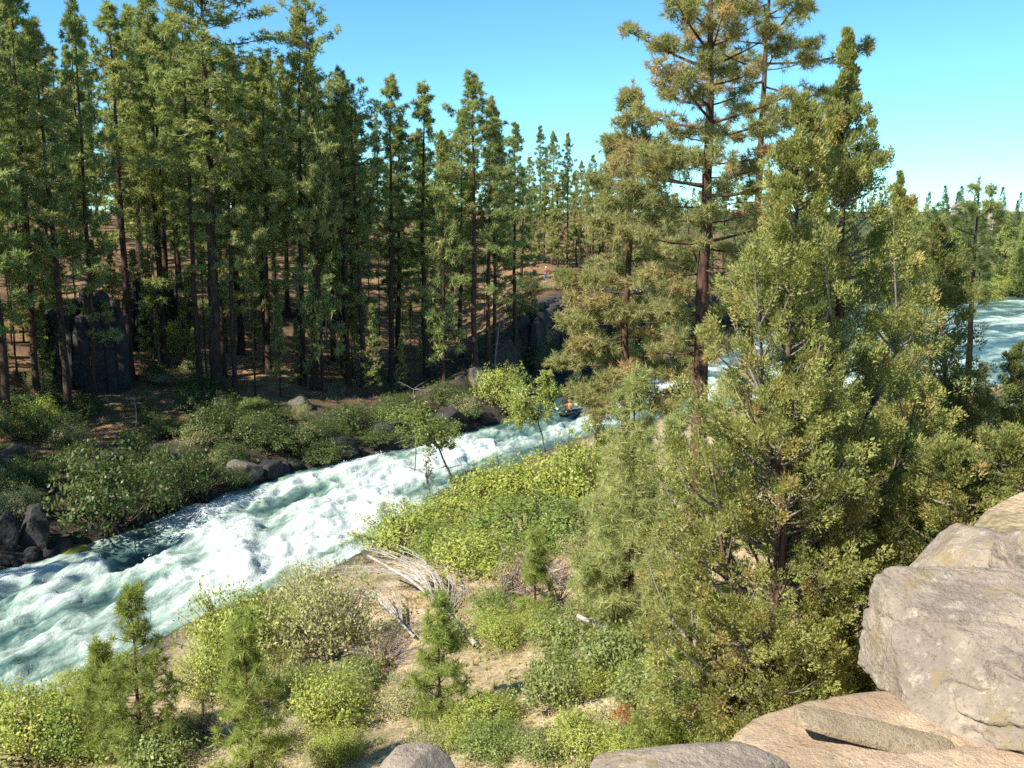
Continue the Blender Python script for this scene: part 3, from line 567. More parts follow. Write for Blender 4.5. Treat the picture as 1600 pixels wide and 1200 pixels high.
for k in range(80):      # thin poles and saplings between the trunks
    px, py = rnd.uniform(-20, 800), rnd.uniform(480, 622); p = hit(px, py)
    if p.y < 60 or inside(np.array([p.x]), np.array([p.y]))[0] or pdist(np.array([p.x]), np.array([p.y]), FP_)[0] < 8: continue
    if rnd.random() < .35: tri = rnd.choice(V_POLE); s = rnd.uniform(.5, 1.0); lb = ZONE(px, ['thin bare-stemmed pole pine among the trunks by the rock outcrops', 'thin bare-stemmed pole pine among the trunks round the giant pine', 'thin bare-stemmed pole pine among the mid-bank trunks'], [230, 450]); gr = 'pole pines in the forest'
    else: tri = rnd.choice(V_YNG); s = rnd.uniform(.3, .7); lb = ZONE(px, ['small young pine among the trunks by the rock outcrops', 'small young pine among the trunks round the giant pine', 'small young pine among the mid-bank trunks'], [230, 450]); gr = 'young pines under the forest'
    put('pine_sapling', lb, 'tree', tri, p, rnd.uniform(0, 6.28), (s, s, s), gr)
for px, py, top, g_, lb in [(842, 452, 195, .75, 'pointed pine on the cliff top nearest the dense cluster'), (862, 446, 204, .7, 'second pointed pine on the cliff top, behind the standing person'), (886, 442, 207, .65, 'narrow pointed pine over the middle of the cliff top'),
                            (905, 440, 250, .6, 'short dark pine at the sky notch above the cliff'), (925, 430, 238, .7, 'pine behind the reddish snag on the cliff'), (948, 430, 225, .8, 'pine rising between the cliff and the tan-flecked pine'),
    (870, 440, 330, .9, 'half-grown pine on the cliff top behind the standing person'), (900, 436, 320, .9, 'half-grown bushy pine left of the reddish snag'), (935, 436, 335, .9, 'half-grown bushy pine beyond the reddish snag'), (975, 436, 300, .9, 'bushy pine behind the grey cliff-top brush'), (830, 450, 300, .9, 'half-grown pine where the forest meets the cliff'), (1050, 430, 300, 1., 'bushy pine glimpsed past the huge pine trunk')]:
    plant(px, py, top, V_FULL if top < 290 else V_BACK[:1] + V_YNG, g_ * (1 if top < 290 else 1.25), lb, 'pines on the cliff top', Y=rnd.uniform(124, 140))

px = 985
while px < 1345:
    px += rnd.uniform(13, 21); plant(px, 430, rnd.uniform(318, 368) - (25 if 1110 < px < 1180 else 0), V_BACK, 1.35, 'green pine seen past the huge orange-trunked pine', 'pines beyond the river bend', Y=rnd.uniform(138, 176))
# ------------------------------------------------------------------ the hill beyond the wide river
V_FAR = [pine(170 + s, 13, .12, 2.3, .16, dz=.8, dens=3.2, tuft=.75, K=7, W=.14, pal=[((.085, .125, .05), 4), ((.11, .145, .055), 3), ((.07, .105, .045), 3)], dead=0, sides=5) for s in range(4)]
FW = []
for Y0 in (181, 196, 216, 244, 280, 325, 375, 430):
    px = (1330 if Y0 < 290 else 1040) + rnd.uniform(0, 10)
    while px < 1650:
        Y = Y0 + rnd.uniform(-6, 6); px += rnd.uniform(15, 25) * (1 if px > 1330 else 1.6) * (1 if Y0 < 300 else 1.15); x = (px - 800) / 1535 * Y; xs, ys = np.array([x]), np.array([Y]); df = pdist(xs, ys, FP_)[0]
        if inside(xs, ys)[0] or pdist(xs, ys, NP_)[0] < df or df < 2.5: continue
        q = Vector((x, Y, float(gz(x, Y)))); tri = rnd.choice(V_FAR); s = rnd.uniform(.5, .95) * (1 if df > 14 else .75)
        if Y0 >= 325: FW.append((tri, q, s)); continue
        put('pine_tree', 'small green pine on the far shore just behind the wide river' if Y0 < 200 else 'small green pine halfway up the hillside beyond the wide river' if Y0 < 240 else 'small green pine high on the hillside beyond the wide river', 'tree', tri, q, rnd.uniform(0, 6.28), (s * rnd.uniform(1.0, 1.4), s * rnd.uniform(1.0, 1.4), s), 'pines on the far hillside')
g = G()
for tri, q, s in FW:
    me = tri[1]; co = np.empty(len(me.vertices) * 3, np.float32); me.vertices.foreach_get('co', co); cl = np.empty(len(me.vertices) * 4, np.float32); me.color_attributes['Col'].data.foreach_get('color', cl)
    g.add(co.reshape(-1, 3) * [s * 1.2, s * 1.2, s] + np.array(q), f3=np.arange(len(me.vertices)).reshape(-1, 3), col=cl.reshape(-1, 4)[:, :3])
tag(link('far_woods', g.mesh('far_woods', M_NEEDLE)), kind='stuff')
M_WALL, M_ROOF, M_PANE = flat('tan_plaster', (.45, .36, .28)), flat('brown_shingle', (.28, .22, .19)), flat('dark_glass', (.03, .04, .05), .2)
def box(g, x0, x1, y0, y1, z0, z1):
    v = [(x, y, z) for z in (z0, z1) for y in (y0, y1) for x in (x0, x1)]
    g.add(v, f4=[[0, 2, 3, 1], [4, 5, 7, 6], [0, 1, 5, 4], [2, 6, 7, 3], [0, 4, 6, 2], [1, 3, 7, 5]])
for k, (px, py, Y, w, lb) in enumerate([(1404, 311, 330, 3.6, 'tan house with a low roof on the hill crest beside the juniper tip'), (1498, 327, 330, 2.6, 'small tan house among hill pines near the sparse pine'), (1556, 330, 330, 3.0, 'pale house on the hill behind the frame-edge pines')]):
    p = at(px, py, Y); t = thing('house', lb, 'house', p - Vector((0, 0, 3))); g = G(); box(g, -w / 2, w / 2, -3, 3, -4, 3.4); link('wall', g.mesh('wall', M_WALL), t)
    g = G(); a = w / 2 + .5; g.add([(-a, -3.6, 3.3), (a, -3.6, 3.3), (a, 3.6, 3.3), (-a, 3.6, 3.3), (-a * .7, 0, 5), (a * .7, 0, 5)], [[1, 2, 5], [3, 0, 4]], [[0, 1, 5, 4], [2, 3, 4, 5], [3, 2, 1, 0]]); link('roof', g.mesh('roof', M_ROOF), t)
    for xx in (-w * .28, w * .2):
        g = G(); box(g, xx - .6, xx + .6, -3.05, -2.9, 1, 2.4); link('window', g.mesh('window', M_PANE), t)

# ------------------------------------------------------------------ near-bank pines
def hero(label, px, Y, top_py, base_py=None, name='pine_tree', z0=None, tri=None, rz=0, **k):
    x = at(px, 600, Y).x if base_py is None else at(px, base_py, Y).x; z = float(gz(x, Y)) if z0 is None else z0
    h = topz(top_py, Y) - z; tri = pine(h=h, **k); return put(name, label, 'tree', tri, (x, Y, z - .1), rz)
hero('huge pine with thick orange-brown trunk and tan-flecked tufts', 1092, 34, -190, 700, seed=201, cb=.34, R=3.3, tr=.36, dz=.60, nb=(4, 5), dens=4.4, pom=10, pomr=.22, tuft=.25, K=14, W=.024, pal=P_TAN, shape='round', wood=M_PONDO, dead=16, limbs=True, rag=.5)
hero('second huge pine with bare orange trunk nearer the juniper spire', 1167, 39, -150, 700, seed=207, cb=.66, R=3.7, tr=.28, dz=.66, nb=(3, 5), dens=4.2, pom=10, pomr=.23, tuft=.26, K=14, W=.024, pal=P_TAN, shape='round', wood=M_PONDO, dead=20, limbs=True, rag=.5)
hero('dense tan-flecked pine standing against the huge orange-trunked pine', 978, 43, 122, 640, seed=203, cb=.29, R=4.5, tr=.26, dz=.58, nb=(4, 6), dens=5.4, pom=9, pomr=.32, tuft=.30, K=12, W=.034, pal=P_TAN, shape='cone', wood=M_PONDO, dead=8, limbs=True, rag=.3)
hero('sparse tufted pine with a thin dark trunk over the wide river', 1513, 47, 268, 560, seed=205, cb=.52, R=2.1, tr=.20, dz=.7, nb=(2, 4), dens=3.0, pom=10, pomr=.26, tuft=.24, K=14, W=.03, pal=P_GREEN, shape='round', dead=6, limbs=True, rag=.6, bare=.6)
for k, (px, Y, top, lb) in enumerate([(1592, 180, 330, 'light green pine at the frame edge on the far shore of the wide river'), (1562, 186, 338, 'bushy light pine on the far shore beside the sparse tufted pine'), (1440, 196, 345, 'rounded green pine on the far shore past the pointed juniper'), (1482, 190, 352, 'green pine on the far shore past the shaded juniper')]):
    hero(lb, px, Y, top, 500, seed=230 + k, cb=.05, R=4.2, tr=.25, dz=.7, nb=(4, 6), dens=1.8, pom=6, pomr=.45, tuft=.5, K=7, W=.15, pal=P_YOUNG[:2] + P_GREEN[:2], dead=2)
# young pines with long soft needles
def young(label, px, py, top, R, seed, pal=P_YOUNG, Y=None, stems=1, **k):
    p = hit(px, py) if Y is None else Vector((at(px, py, Y).x, Y, float(gz(at(px, py, Y).x, Y))))
    h = tall(p, top); kw = dict(cb=.05, R=R * 1.12, tr=.02 + h * .011, dz=.27, nb=(4, 6), dens=6, pom=4, pomr=.10, tuft=.24, K=16, W=.015, pal=pal, dead=1, bare=.12, rag=.22, limbs=False, sides=7, wood=M_PONDO); kw.update(k)
    return put('young_pine', label, 'tree', pine(seed, h, **kw), p - Vector((0, 0, .05)), seed)
young('young pine with brown-tipped leader at the river edge', 222, 1150, 918, 1.35, 301, Y=24.5, pal=P_YOUNG + [((.09, .12, .04), 3)])
young('smaller young pine close beside the brown-tipped one', 163, 1130, 1000, .9, 306, Y=25.5, pal=P_YOUNG + [((.09, .12, .04), 3)])
young('bright young pine rising at the lower frame edge', 392, 1190, 968, 1.15, 302, Y=20.5, pal=P_YOUNG)
young('pale young pine in front of the bleached dead branches', 688, 1110, 938, 1.05, 303, Y=24.0)
young('squat yellow-green young pine behind the bare dirt', 836, 1000, 908, .75, 304, Y=30.5)
young('tall hazy soft-needled pine beside the big juniper', 985, 1005, 572, 2.0, 305, pal=P_FUZZY, Y=26.5, dz=.30, dens=6, pom=4, pomr=.13, tuft=.28, K=16, W=.016, rag=.4)
young('soft-needled pine leaning out of the tall hazy one', 945, 990, 735, 1.1, 307, pal=P_FUZZY, Y=28.0, dz=.30, tuft=.23, W=.018)
young('soft young pine tucked between hazy pine and juniper', 1052, 1010, 640, 1.0, 308, pal=P_FUZZY, Y=24.5, dz=.30, tuft=.23, W=.018)

# ------------------------------------------------------------------ junipers
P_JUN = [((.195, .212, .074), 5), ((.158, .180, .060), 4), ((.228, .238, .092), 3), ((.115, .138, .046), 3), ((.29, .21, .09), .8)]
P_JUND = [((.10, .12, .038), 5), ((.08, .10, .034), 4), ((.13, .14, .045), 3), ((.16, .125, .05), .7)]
def juniper(label, base, top_px, top_py, prof, seed, tr, nbr, clump=.155, sprig=.062, K=120, npl=4.4, pal=P_JUN, lean=(0, 0), limbs=(), name='juniper_tree', up=.9):
    """prof: list of (height fraction, radius to -x, radius to +x)"""
    rng = np.random.default_rng(seed); h = topz(top_py, base.y) - base.z; lean = (at(top_px, top_py, base.y).x - base.x, 0); t = thing(name, label, 'tree', base - Vector((0, 0, .1)))
    zz = np.linspace(0, 1, 14); wob = np.cumsum(rng.normal(0, .03, (14, 2)), 0); tp = np.column_stack([wob[:, 0] + lean[0] * zz, wob[:, 1] + lean[1] * zz, zz * h])
    g = G(); rr = tr * (1 - zz) ** 1.5 + .012; rr[0] *= 1.3; g.tube(tp, rr, 12); link('trunk', g.mesh('trunk', M_JBARK, True), t)
    def on(z): return np.array([np.interp(z, tp[:, 2], tp[:, 0]), np.interp(z, tp[:, 2], tp[:, 1]), z])
    pr = np.array(prof); stems = [(tp, h)]
    for (f0, dx, dy, f1, r_) in limbs:      # big limbs sweeping up and out
        p0 = on(f0 * h); p2 = np.array([p0[0] + dx, p0[1] + dy, f1 * h]); lp = bez(p0, np.array([p0[0] + dx * .8, p0[1] + dy * .8, p0[2] + (p2[2] - p0[2]) * .25]), p2, 9)
        lp[1:-1] += rng.normal(0, .04, (7, 3)); g = G(); g.tube(lp, np.linspace(r_, .012, 9), 7); link('limb', g.mesh('limb', M_JBARK, True), t); stems.append((lp, None))
    FF = np.linspace(.01, .985, 99); FP2 = np.interp(FF, pr[:, 0], pr[:, 1] + pr[:, 2]) + .55 + 1.3 * (FF > .78); FP2 = FP2 / FP2.sum()
    gb, C, A, Q, Z = G(), [], [], [], []
    for k in range(nbr):
        f = rng.choice(FF, p=FP2) + rng.uniform(0, .01); rl, rr_ = np.interp(f, pr[:, 0], pr[:, 1]), np.interp(f, pr[:, 0], pr[:, 2])
        az = rng.uniform(0, 6.283); R = (rl * max(0, -math.cos(az)) ** 2 + rr_ * max(0, math.cos(az)) ** 2 + .5 * (rl + rr_) * math.sin(az) ** 2) * min(1.12, rng.uniform(.55, 1.15) * (.72 + .5 * abs(math.sin(az * 2.5 + 9 * f))))
        tip = on(min(f * h, h)) + np.array([math.cos(az) * R, math.sin(az) * R, 0]); rise = R * up * rng.uniform(.5, 1.2)
        p0 = on(max(.05 * h, f * h - rise))
        if len(stems) > 1 and rng.random() < .5:
            best = min(stems[1:], key=lambda s_: np.linalg.norm(s_[0] - tip, axis=1).min()); dd = np.linalg.norm(best[0] - (tip - [0, 0, .5]), axis=1); j = max(1, dd.argmin() - 1)
            if dd.min() < np.linalg.norm(p0 - tip): p0 = best[0][j]
        bp = bez(p0, p0 * .35 + tip * .65 - np.array([0, 0, .22 * R]), tip, 5); gb.tube(bp, np.linspace(.022 + .012 * R, .006, 5), 3)
        m = max(2, int(npl * (.6 + .5 * R))); s = 1 - rng.random(m) ** 1.3 * .75; s[0] = 1
        c = np.stack([np.interp(s, np.linspace(0, 1, 5), bp[:, i]) for i in range(3)], 1) + rng.normal(0, 1, (m, 3)) * [.15, .15, .09] * min(1.2, .15 + R) + [0, 0, .06]
        Z.append(np.full(m, min(1., .3 + .5 * (rl + rr_)))); C.append(c); d = nrm(tip - p0 + [0, 0, .5]); A.append(np.tile(d, (m, 1)) + rng.normal(0, .25, (m, 3))); Q.append(pick(rng, pal, m) * .55 + pick(rng, pal, 1) * .45)
    m = 10; zt = h * (1 - rng.random(m) * .05); C.append(np.array([on(q) for q in zt])); A.append(np.tile([0, 0, 1.], (m, 1))); Q.append(pick(rng, pal, m)); Z.append(np.full(m, .3))
    C, A, Q, Z = map(np.concatenate, (C, A, Q, Z)); A = nrm(A)
    for k in range(46):      # dead grey inner twigs
        z = rng.uniform(.12, .75) * h; p0 = on(z); az = rng.uniform(0, 6.28); L = rng.uniform(.3, .9); o_ = np.array([math.cos(az), math.sin(az), .25])
        gb.tube(bez(p0, p0 + o_ * L * .5, p0 + o_ * L + [0, 0, .12], 4), np.linspace(.014, .004, 4), 3)
    link('branchwork', gb.mesh('branchwork', M_TWIG, True), t)
    # clumps: sprigs standing off a plume-shaped core
    n = len(C); sz = clump * rng.uniform(.65, 1.25, (n, 1, 1)) * Z[:, None, None]; d = nrm(rng.normal(0, 1, (n, K, 3)) + A[:, None] * .35)
    off = d * rng.uniform(.35, 1, (n, K, 1)) * sz; off = off + A[:, None] * (off * A[:, None]).sum(2, keepdims=True) * .55
    b = C[:, None] + off; ax = nrm(d * .7 + A[:, None] * .8 + rng.normal(0, .25, (n, K, 3))); ln = sprig * rng.uniform(.6, 1.25, (n, K, 1)); s = nrm(np.cross(ax, rng.normal(0, 1, (n, K, 3)))) * ln * .24
    v = np.stack([b - s, b + s, b + ax * ln], 2).reshape(-1, 3)
    c = Q[:, None] * rng.uniform(.8, 1.2, (n, K, 1)); g = G(); g.add(v, f3=np.arange(n * K * 3).reshape(-1, 3), col=np.repeat(c.reshape(-1, 3), 3, 0)); link('crown', g.mesh('crown', M_JUNI), t)
    return t
def jbase(px, Y): x = at(px, 1000, Y).x; return Vector((x, Y, float(gz(x, Y))))
b1 = jbase(1210, 17.2); b1.z = min(b1.z, at(1210, 1100, 17.2).z)
juniper('big olive-green juniper with a twisting trunk and sweeping limbs', b1, 1240, 142,
        [(0, 1.3, .35), (.08, 2.0, .5), (.16, 2.3, .8), (.25, 2.3, 1.3), (.38, 2.1, 1.3), (.5, 2.1, 1.15), (.62, 1.7, .95), (.75, 1.0, .7), (.86, .55, .42), (.94, .3, .28), (1, .05, .05)], 401, .19, 450, limbs=[(.10, -.9, -.3, .36, .085), (.22, -1.2, -.1, .48, .075), (.46, -.65, -.2, .74, .075), (.36, .9, .1, .6, .07), (.16, -1.6, .2, .24, .06), (.55, .7, -.2, .8, .06), (.28, 1.3, -.1, .45, .06)], lean=(.33, 0))
b2 = jbase(1322, 18.3); b2.z = min(b2.z, at(1322, 1096, 18.3).z)
juniper('tall spire-topped juniper with a thick trunk behind the huge boulder', b2, 1336, 38,
        [(0, .2, .4), (.1, .3, .8), (.25, .8, 1.4), (.45, .95, 1.35), (.6, .9, 1.15), (.70, .8, .98), (.76, .85, .9), (.81, .66, .70), (.85, .5, .52), (.90, .30, .30), (.95, .13, .13), (1, .01, .01)], 402, .34, 380, limbs=[(.25, 1.3, 0, .5, .09), (.4, .9, -.3, .66, .07), (.2, 1.9, .1, .34, .08), (.5, -.7, .2, .7, .06)], pal=P_JUN + P_JUND[:1])
b3 = jbase(1398, 24)
juniper('pointed yellow-olive juniper beyond the spire-topped one', b3, 1390, 268,
        [(0, .8, 1.0), (.2, 1.1, 1.3), (.5, 1.0, 1.1), (.75, .6, .6), (.9, .35, .35), (1, .04, .04)], 403, .20, 270, sprig=.075, clump=.18, K=90)
b4 = jbase(1488, 26)
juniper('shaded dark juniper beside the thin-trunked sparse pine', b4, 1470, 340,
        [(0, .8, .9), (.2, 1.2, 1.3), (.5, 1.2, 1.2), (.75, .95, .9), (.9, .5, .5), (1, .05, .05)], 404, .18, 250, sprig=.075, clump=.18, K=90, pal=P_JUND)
b5 = jbase(1598, 17.2)
juniper('low spreading juniper at the plateau edge in front of the river', b5, 1585, 672,
        [(0, 1.5, 1.2), (.3, 1.7, 1.4), (.7, 1.3, 1.1), (1, .3, .3)], 405, .14, 190, up=.4, pal=P_JUN + P_JUND[:2], name='juniper_shrub', limbs=[(.2, -1.4, -.2, .6, .06), (.2, 1.2, .1, .6, .06)])
b6 = jbase(1490, 17.0)
b8 = jbase(1592, 27)
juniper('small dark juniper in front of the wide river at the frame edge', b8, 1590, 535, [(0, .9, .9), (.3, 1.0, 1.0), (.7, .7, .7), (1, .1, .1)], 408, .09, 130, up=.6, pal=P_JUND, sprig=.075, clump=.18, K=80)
juniper('low juniper with grey bare twigs beside the shaded ledge', b6, 1480, 690,
        [(0, 1.2, 1.1), (.3, 1.3, 1.3), (.7, 1.1, 1.1), (1, .3, .3)], 406, .12, 170, up=.4, pal=P_JUN + P_JUND, name='juniper_shrub', limbs=[(.2, -1.0, -.2, .6, .05), (.2, 1.0, .1, .6, .05)])
b7 = jbase(1085, 17.8)
juniper('low bright juniper growing at the foot of the big juniper', b7, 1085, 985,
        [(0, .8, .8), (.3, .9, .9), (.7, .6, .6), (1, .1, .1)], 407, .07, 130, up=.6, name='juniper_shrub', pal=[((.13, .175, .045), 4), ((.16, .19, .055), 3), ((.10, .14, .04), 2)])

# ------------------------------------------------------------------ leafy shrubs
P_LIME = [((.21, .255, .055), 5), ((.25, .285, .075), 3), ((.16, .21, .05), 4), ((.28, .27, .10), 1)]
P_GRN = [((.12, .175, .045), 5), ((.15, .205, .055), 4), ((.09, .14, .04), 3), ((.18, .22, .07), 1)]
P_DARK = [((.05, .08, .025), 5), ((.07, .10, .03), 4), ((.04, .06, .02), 3), ((.10, .12, .045), 1.2)]  # dark green leaves; on the far bank they also carry painted shade
P_SAGE = [((.25, .265, .125), 5), ((.20, .225, .10), 4), ((.29, .28, .16), 3), ((.19, .15, .10), 1)]
P_RED = [((.24, .085, .04), 4), ((.28, .12, .055), 3), ((.25, .12, .04), 2)]
P_WAX = [((.135, .175, .062), 5), ((.175, .215, .085), 3), ((.10, .135, .048), 3), ((.20, .21, .07), 1)]
def shrub(seed, w, h, n, leaf, pal, stem=M_STEM, wide=.55, nstem=10, shell=.5, sig=.11, lump=.35):
    """unit-free: half width w, height h; returns (stems, crown)"""
    rng = np.random.default_rng(seed); gs, gl = G(), G(); nc = max(10, n // 22)
    d = nrm(rng.normal(0, 1, (nc, 3))); d[:, 2] = np.abs(d[:, 2]) * 1.0 - .18; r = shell + (1 - shell) * rng.random(nc) ** .5
    r = r * (1 + lump * 1.5 * fbm(d * 2.4 + seed, 2)); sh = rng.random(nc) < .22; r = np.where(sh, rng.uniform(1.0, 1.42, nc), r); C = d * r[:, None] * [w, w, h * .62] + [0, 0, h * .40]; C[:, 2] = np.clip(C[:, 2], .06 * h, None)
    for k in range(nstem):
        c = C[rng.integers(nc)]; b = np.array([rng.normal(0, .12 * w), rng.normal(0, .12 * w), -.05])
        gs.tube(bez(b, b * .7 + c * .3 + [0, 0, h * .25], c, 6), np.linspace(.012 * h + .006, .005, 6), 4)
    for c in C[sh]: gs.tube(bez(c * .3, c * .7 + [0, 0, .08 * h], c * 1.06, 5), np.linspace(.012, .004, 5), 3)
    for k in range(nc // 3):
        c = C[rng.integers(nc)]; o_ = c + rng.normal(0, .12, 3) * w; gs.tube(bez(c * .45 + [0, 0, .1 * h], c * .75, o_, 4), np.linspace(.008, .003, 4), 3)
    m = n // nc; K = np.repeat(np.arange(nc), m); p = C[K] + rng.normal(0, 1, (len(K), 3)) * sig * (w + h) * .5 * [1, 1, .8] * np.where(sh, .55, 1.)[K][:, None]
    out = nrm(p - [0, 0, h * .35]); nn = nrm(out * .55 + [0, 0, .55] + rng.normal(0, .55, p.shape)); a = nrm(np.cross(nn, rng.normal(0, 1, p.shape))); b = np.cross(nn, a)
    ln = leaf * rng.uniform(.45, 1.5, (len(p), 1)) * rng.uniform(.75, 1.25, nc)[K][:, None]; v = np.stack([p - a * ln * .5, p - b * ln * wide * .5, p + a * ln * .5, p + b * ln * wide * .5], 1).reshape(-1, 3)
    c = (pick(rng, pal, nc)[K] * .55 + pick(rng, pal, len(p)) * .45) * rng.uniform(.85, 1.15, (len(p), 1)); ok = p[:, 2] > 0
    v = v.reshape(-1, 4, 3)[ok].reshape(-1, 3); c = np.repeat(c[ok], 4, 0); gl.add(v, f4=np.arange(len(v)).reshape(-1, 4), col=c)
    return gs.mesh('stems', stem, True), gl.mesh('foliage', M_LEAF)
S_LIME = [shrub(500 + k, 1, 1.3, 6200, .060, P_LIME) for k in range(3)]
S_GRN = [shrub(510 + k, 1, 1.3, 6200, .058, P_GRN) for k in range(3)]
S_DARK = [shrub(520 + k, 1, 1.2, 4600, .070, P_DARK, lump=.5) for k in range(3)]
S_SAGE = [shrub(530 + k, 1, 1.1, 6000, .062, P_SAGE, M_TWIG, .34, 34, .35, .15) for k in range(2)]
S_WAX = [shrub(540 + k, 1, .9, 4200, .072, P_WAX, shell=.4, sig=.16) for k in range(2)]
S_RED = [shrub(550, 1, 1.2, 1500, .11, P_RED)]
S_DRY = [shrub(560 + k, 1, .8, 700, .07, [((.30, .23, .14), 3), ((.22, .19, .12), 3)], M_TWIG, .3, 90, .5, .12) for k in range(2)]
def NEARX(y): return np.interp(y, [15, 29.6, 38, 43, 50, 60, 69], [-25, -16.4, -12.3, -8.6, -5.6, -1.2, 4]) - .5
def bush(px, py, wpx, hpx, kind, label, group=None, Y=None, rz=None, name='shrub'):
    p = hit(px, py) if Y is None else Vector((at(px, py, Y).x, Y, float(gz(at(px, py, Y).x, Y)))); s = p.y / F / .985; w = wpx * s / 2; h = hpx * s * 1.02
    m_ = 1.22 if Y is None and p.y < 62 and p.x > NEARX(p.y) else 1.0; w *= m_; h *= m_
    st, fo = rnd.choice(kind); hn = max(v.co.z for v in fo.vertices) if fo.name not in NOMH else NOMH[fo.name]; NOMH[fo.name] = hn
    t = thing(name, label, 'shrub', p, (0, 0, rnd.uniform(0, 6.28) if rz is None else rz), (w / 1.05, w / 1.05, h / hn), group); link('stems', st, t); link('foliage', fo, t); return t
# far bank: the dark palette on most shrubs paints in the dim light
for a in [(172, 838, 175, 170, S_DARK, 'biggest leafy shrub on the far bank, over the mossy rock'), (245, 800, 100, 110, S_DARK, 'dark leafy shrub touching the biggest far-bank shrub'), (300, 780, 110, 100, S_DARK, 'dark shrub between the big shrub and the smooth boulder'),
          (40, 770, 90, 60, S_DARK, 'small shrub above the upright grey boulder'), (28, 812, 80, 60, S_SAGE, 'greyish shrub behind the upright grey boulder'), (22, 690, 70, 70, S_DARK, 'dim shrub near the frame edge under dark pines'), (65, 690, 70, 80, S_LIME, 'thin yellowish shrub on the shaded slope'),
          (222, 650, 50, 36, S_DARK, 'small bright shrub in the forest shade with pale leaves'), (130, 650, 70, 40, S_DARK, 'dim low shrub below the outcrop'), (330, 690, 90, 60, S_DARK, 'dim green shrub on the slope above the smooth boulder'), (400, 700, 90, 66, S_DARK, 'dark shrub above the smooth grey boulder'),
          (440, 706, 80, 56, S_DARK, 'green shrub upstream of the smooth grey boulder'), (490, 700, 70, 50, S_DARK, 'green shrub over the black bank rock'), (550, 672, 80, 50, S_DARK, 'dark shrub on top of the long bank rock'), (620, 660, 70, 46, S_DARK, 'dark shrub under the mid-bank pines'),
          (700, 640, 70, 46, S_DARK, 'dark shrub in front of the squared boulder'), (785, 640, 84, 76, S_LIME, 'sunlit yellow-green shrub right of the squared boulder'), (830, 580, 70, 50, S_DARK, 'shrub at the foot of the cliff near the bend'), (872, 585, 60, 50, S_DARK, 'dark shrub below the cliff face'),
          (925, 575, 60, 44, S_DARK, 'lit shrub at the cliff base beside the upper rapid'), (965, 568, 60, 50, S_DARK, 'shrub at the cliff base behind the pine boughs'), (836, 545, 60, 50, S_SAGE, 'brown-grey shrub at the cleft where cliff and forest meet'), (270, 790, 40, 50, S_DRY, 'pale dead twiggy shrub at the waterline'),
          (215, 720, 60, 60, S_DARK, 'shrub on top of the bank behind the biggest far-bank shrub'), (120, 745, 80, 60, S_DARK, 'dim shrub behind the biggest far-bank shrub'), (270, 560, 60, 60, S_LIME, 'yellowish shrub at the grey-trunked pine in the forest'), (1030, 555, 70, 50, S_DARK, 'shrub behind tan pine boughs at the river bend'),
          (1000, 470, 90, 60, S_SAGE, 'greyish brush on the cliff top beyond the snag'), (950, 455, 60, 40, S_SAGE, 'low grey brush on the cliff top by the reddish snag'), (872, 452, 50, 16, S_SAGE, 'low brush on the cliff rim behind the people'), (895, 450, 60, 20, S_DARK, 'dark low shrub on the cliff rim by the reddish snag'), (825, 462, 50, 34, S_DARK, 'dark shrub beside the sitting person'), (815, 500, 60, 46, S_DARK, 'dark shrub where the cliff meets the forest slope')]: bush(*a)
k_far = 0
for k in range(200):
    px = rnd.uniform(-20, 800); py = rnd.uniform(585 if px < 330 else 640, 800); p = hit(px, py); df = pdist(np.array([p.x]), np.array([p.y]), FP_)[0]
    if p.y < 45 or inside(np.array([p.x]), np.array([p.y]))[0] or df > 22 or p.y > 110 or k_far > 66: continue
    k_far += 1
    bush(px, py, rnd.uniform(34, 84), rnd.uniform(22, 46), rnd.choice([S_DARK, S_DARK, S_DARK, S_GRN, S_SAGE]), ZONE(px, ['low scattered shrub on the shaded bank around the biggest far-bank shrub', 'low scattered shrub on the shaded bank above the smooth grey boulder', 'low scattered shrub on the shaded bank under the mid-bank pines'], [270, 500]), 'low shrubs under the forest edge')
for k in range(26):
    px = rnd.uniform(1380, 1640); Y = rnd.uniform(166, 190); x = (px - 800) / 1540 * Y; xs, ys = np.array([x]), np.array([Y])
    if inside(xs, ys)[0] or pdist(xs, ys, NP_)[0] < pdist(xs, ys, FP_)[0]: continue
    bush(px, 480, rnd.uniform(40, 60), rnd.uniform(22, 34), S_LIME, 'bright green shrub lining the far shore of the wide river', 'shrubs along the wide river', Y=Y)
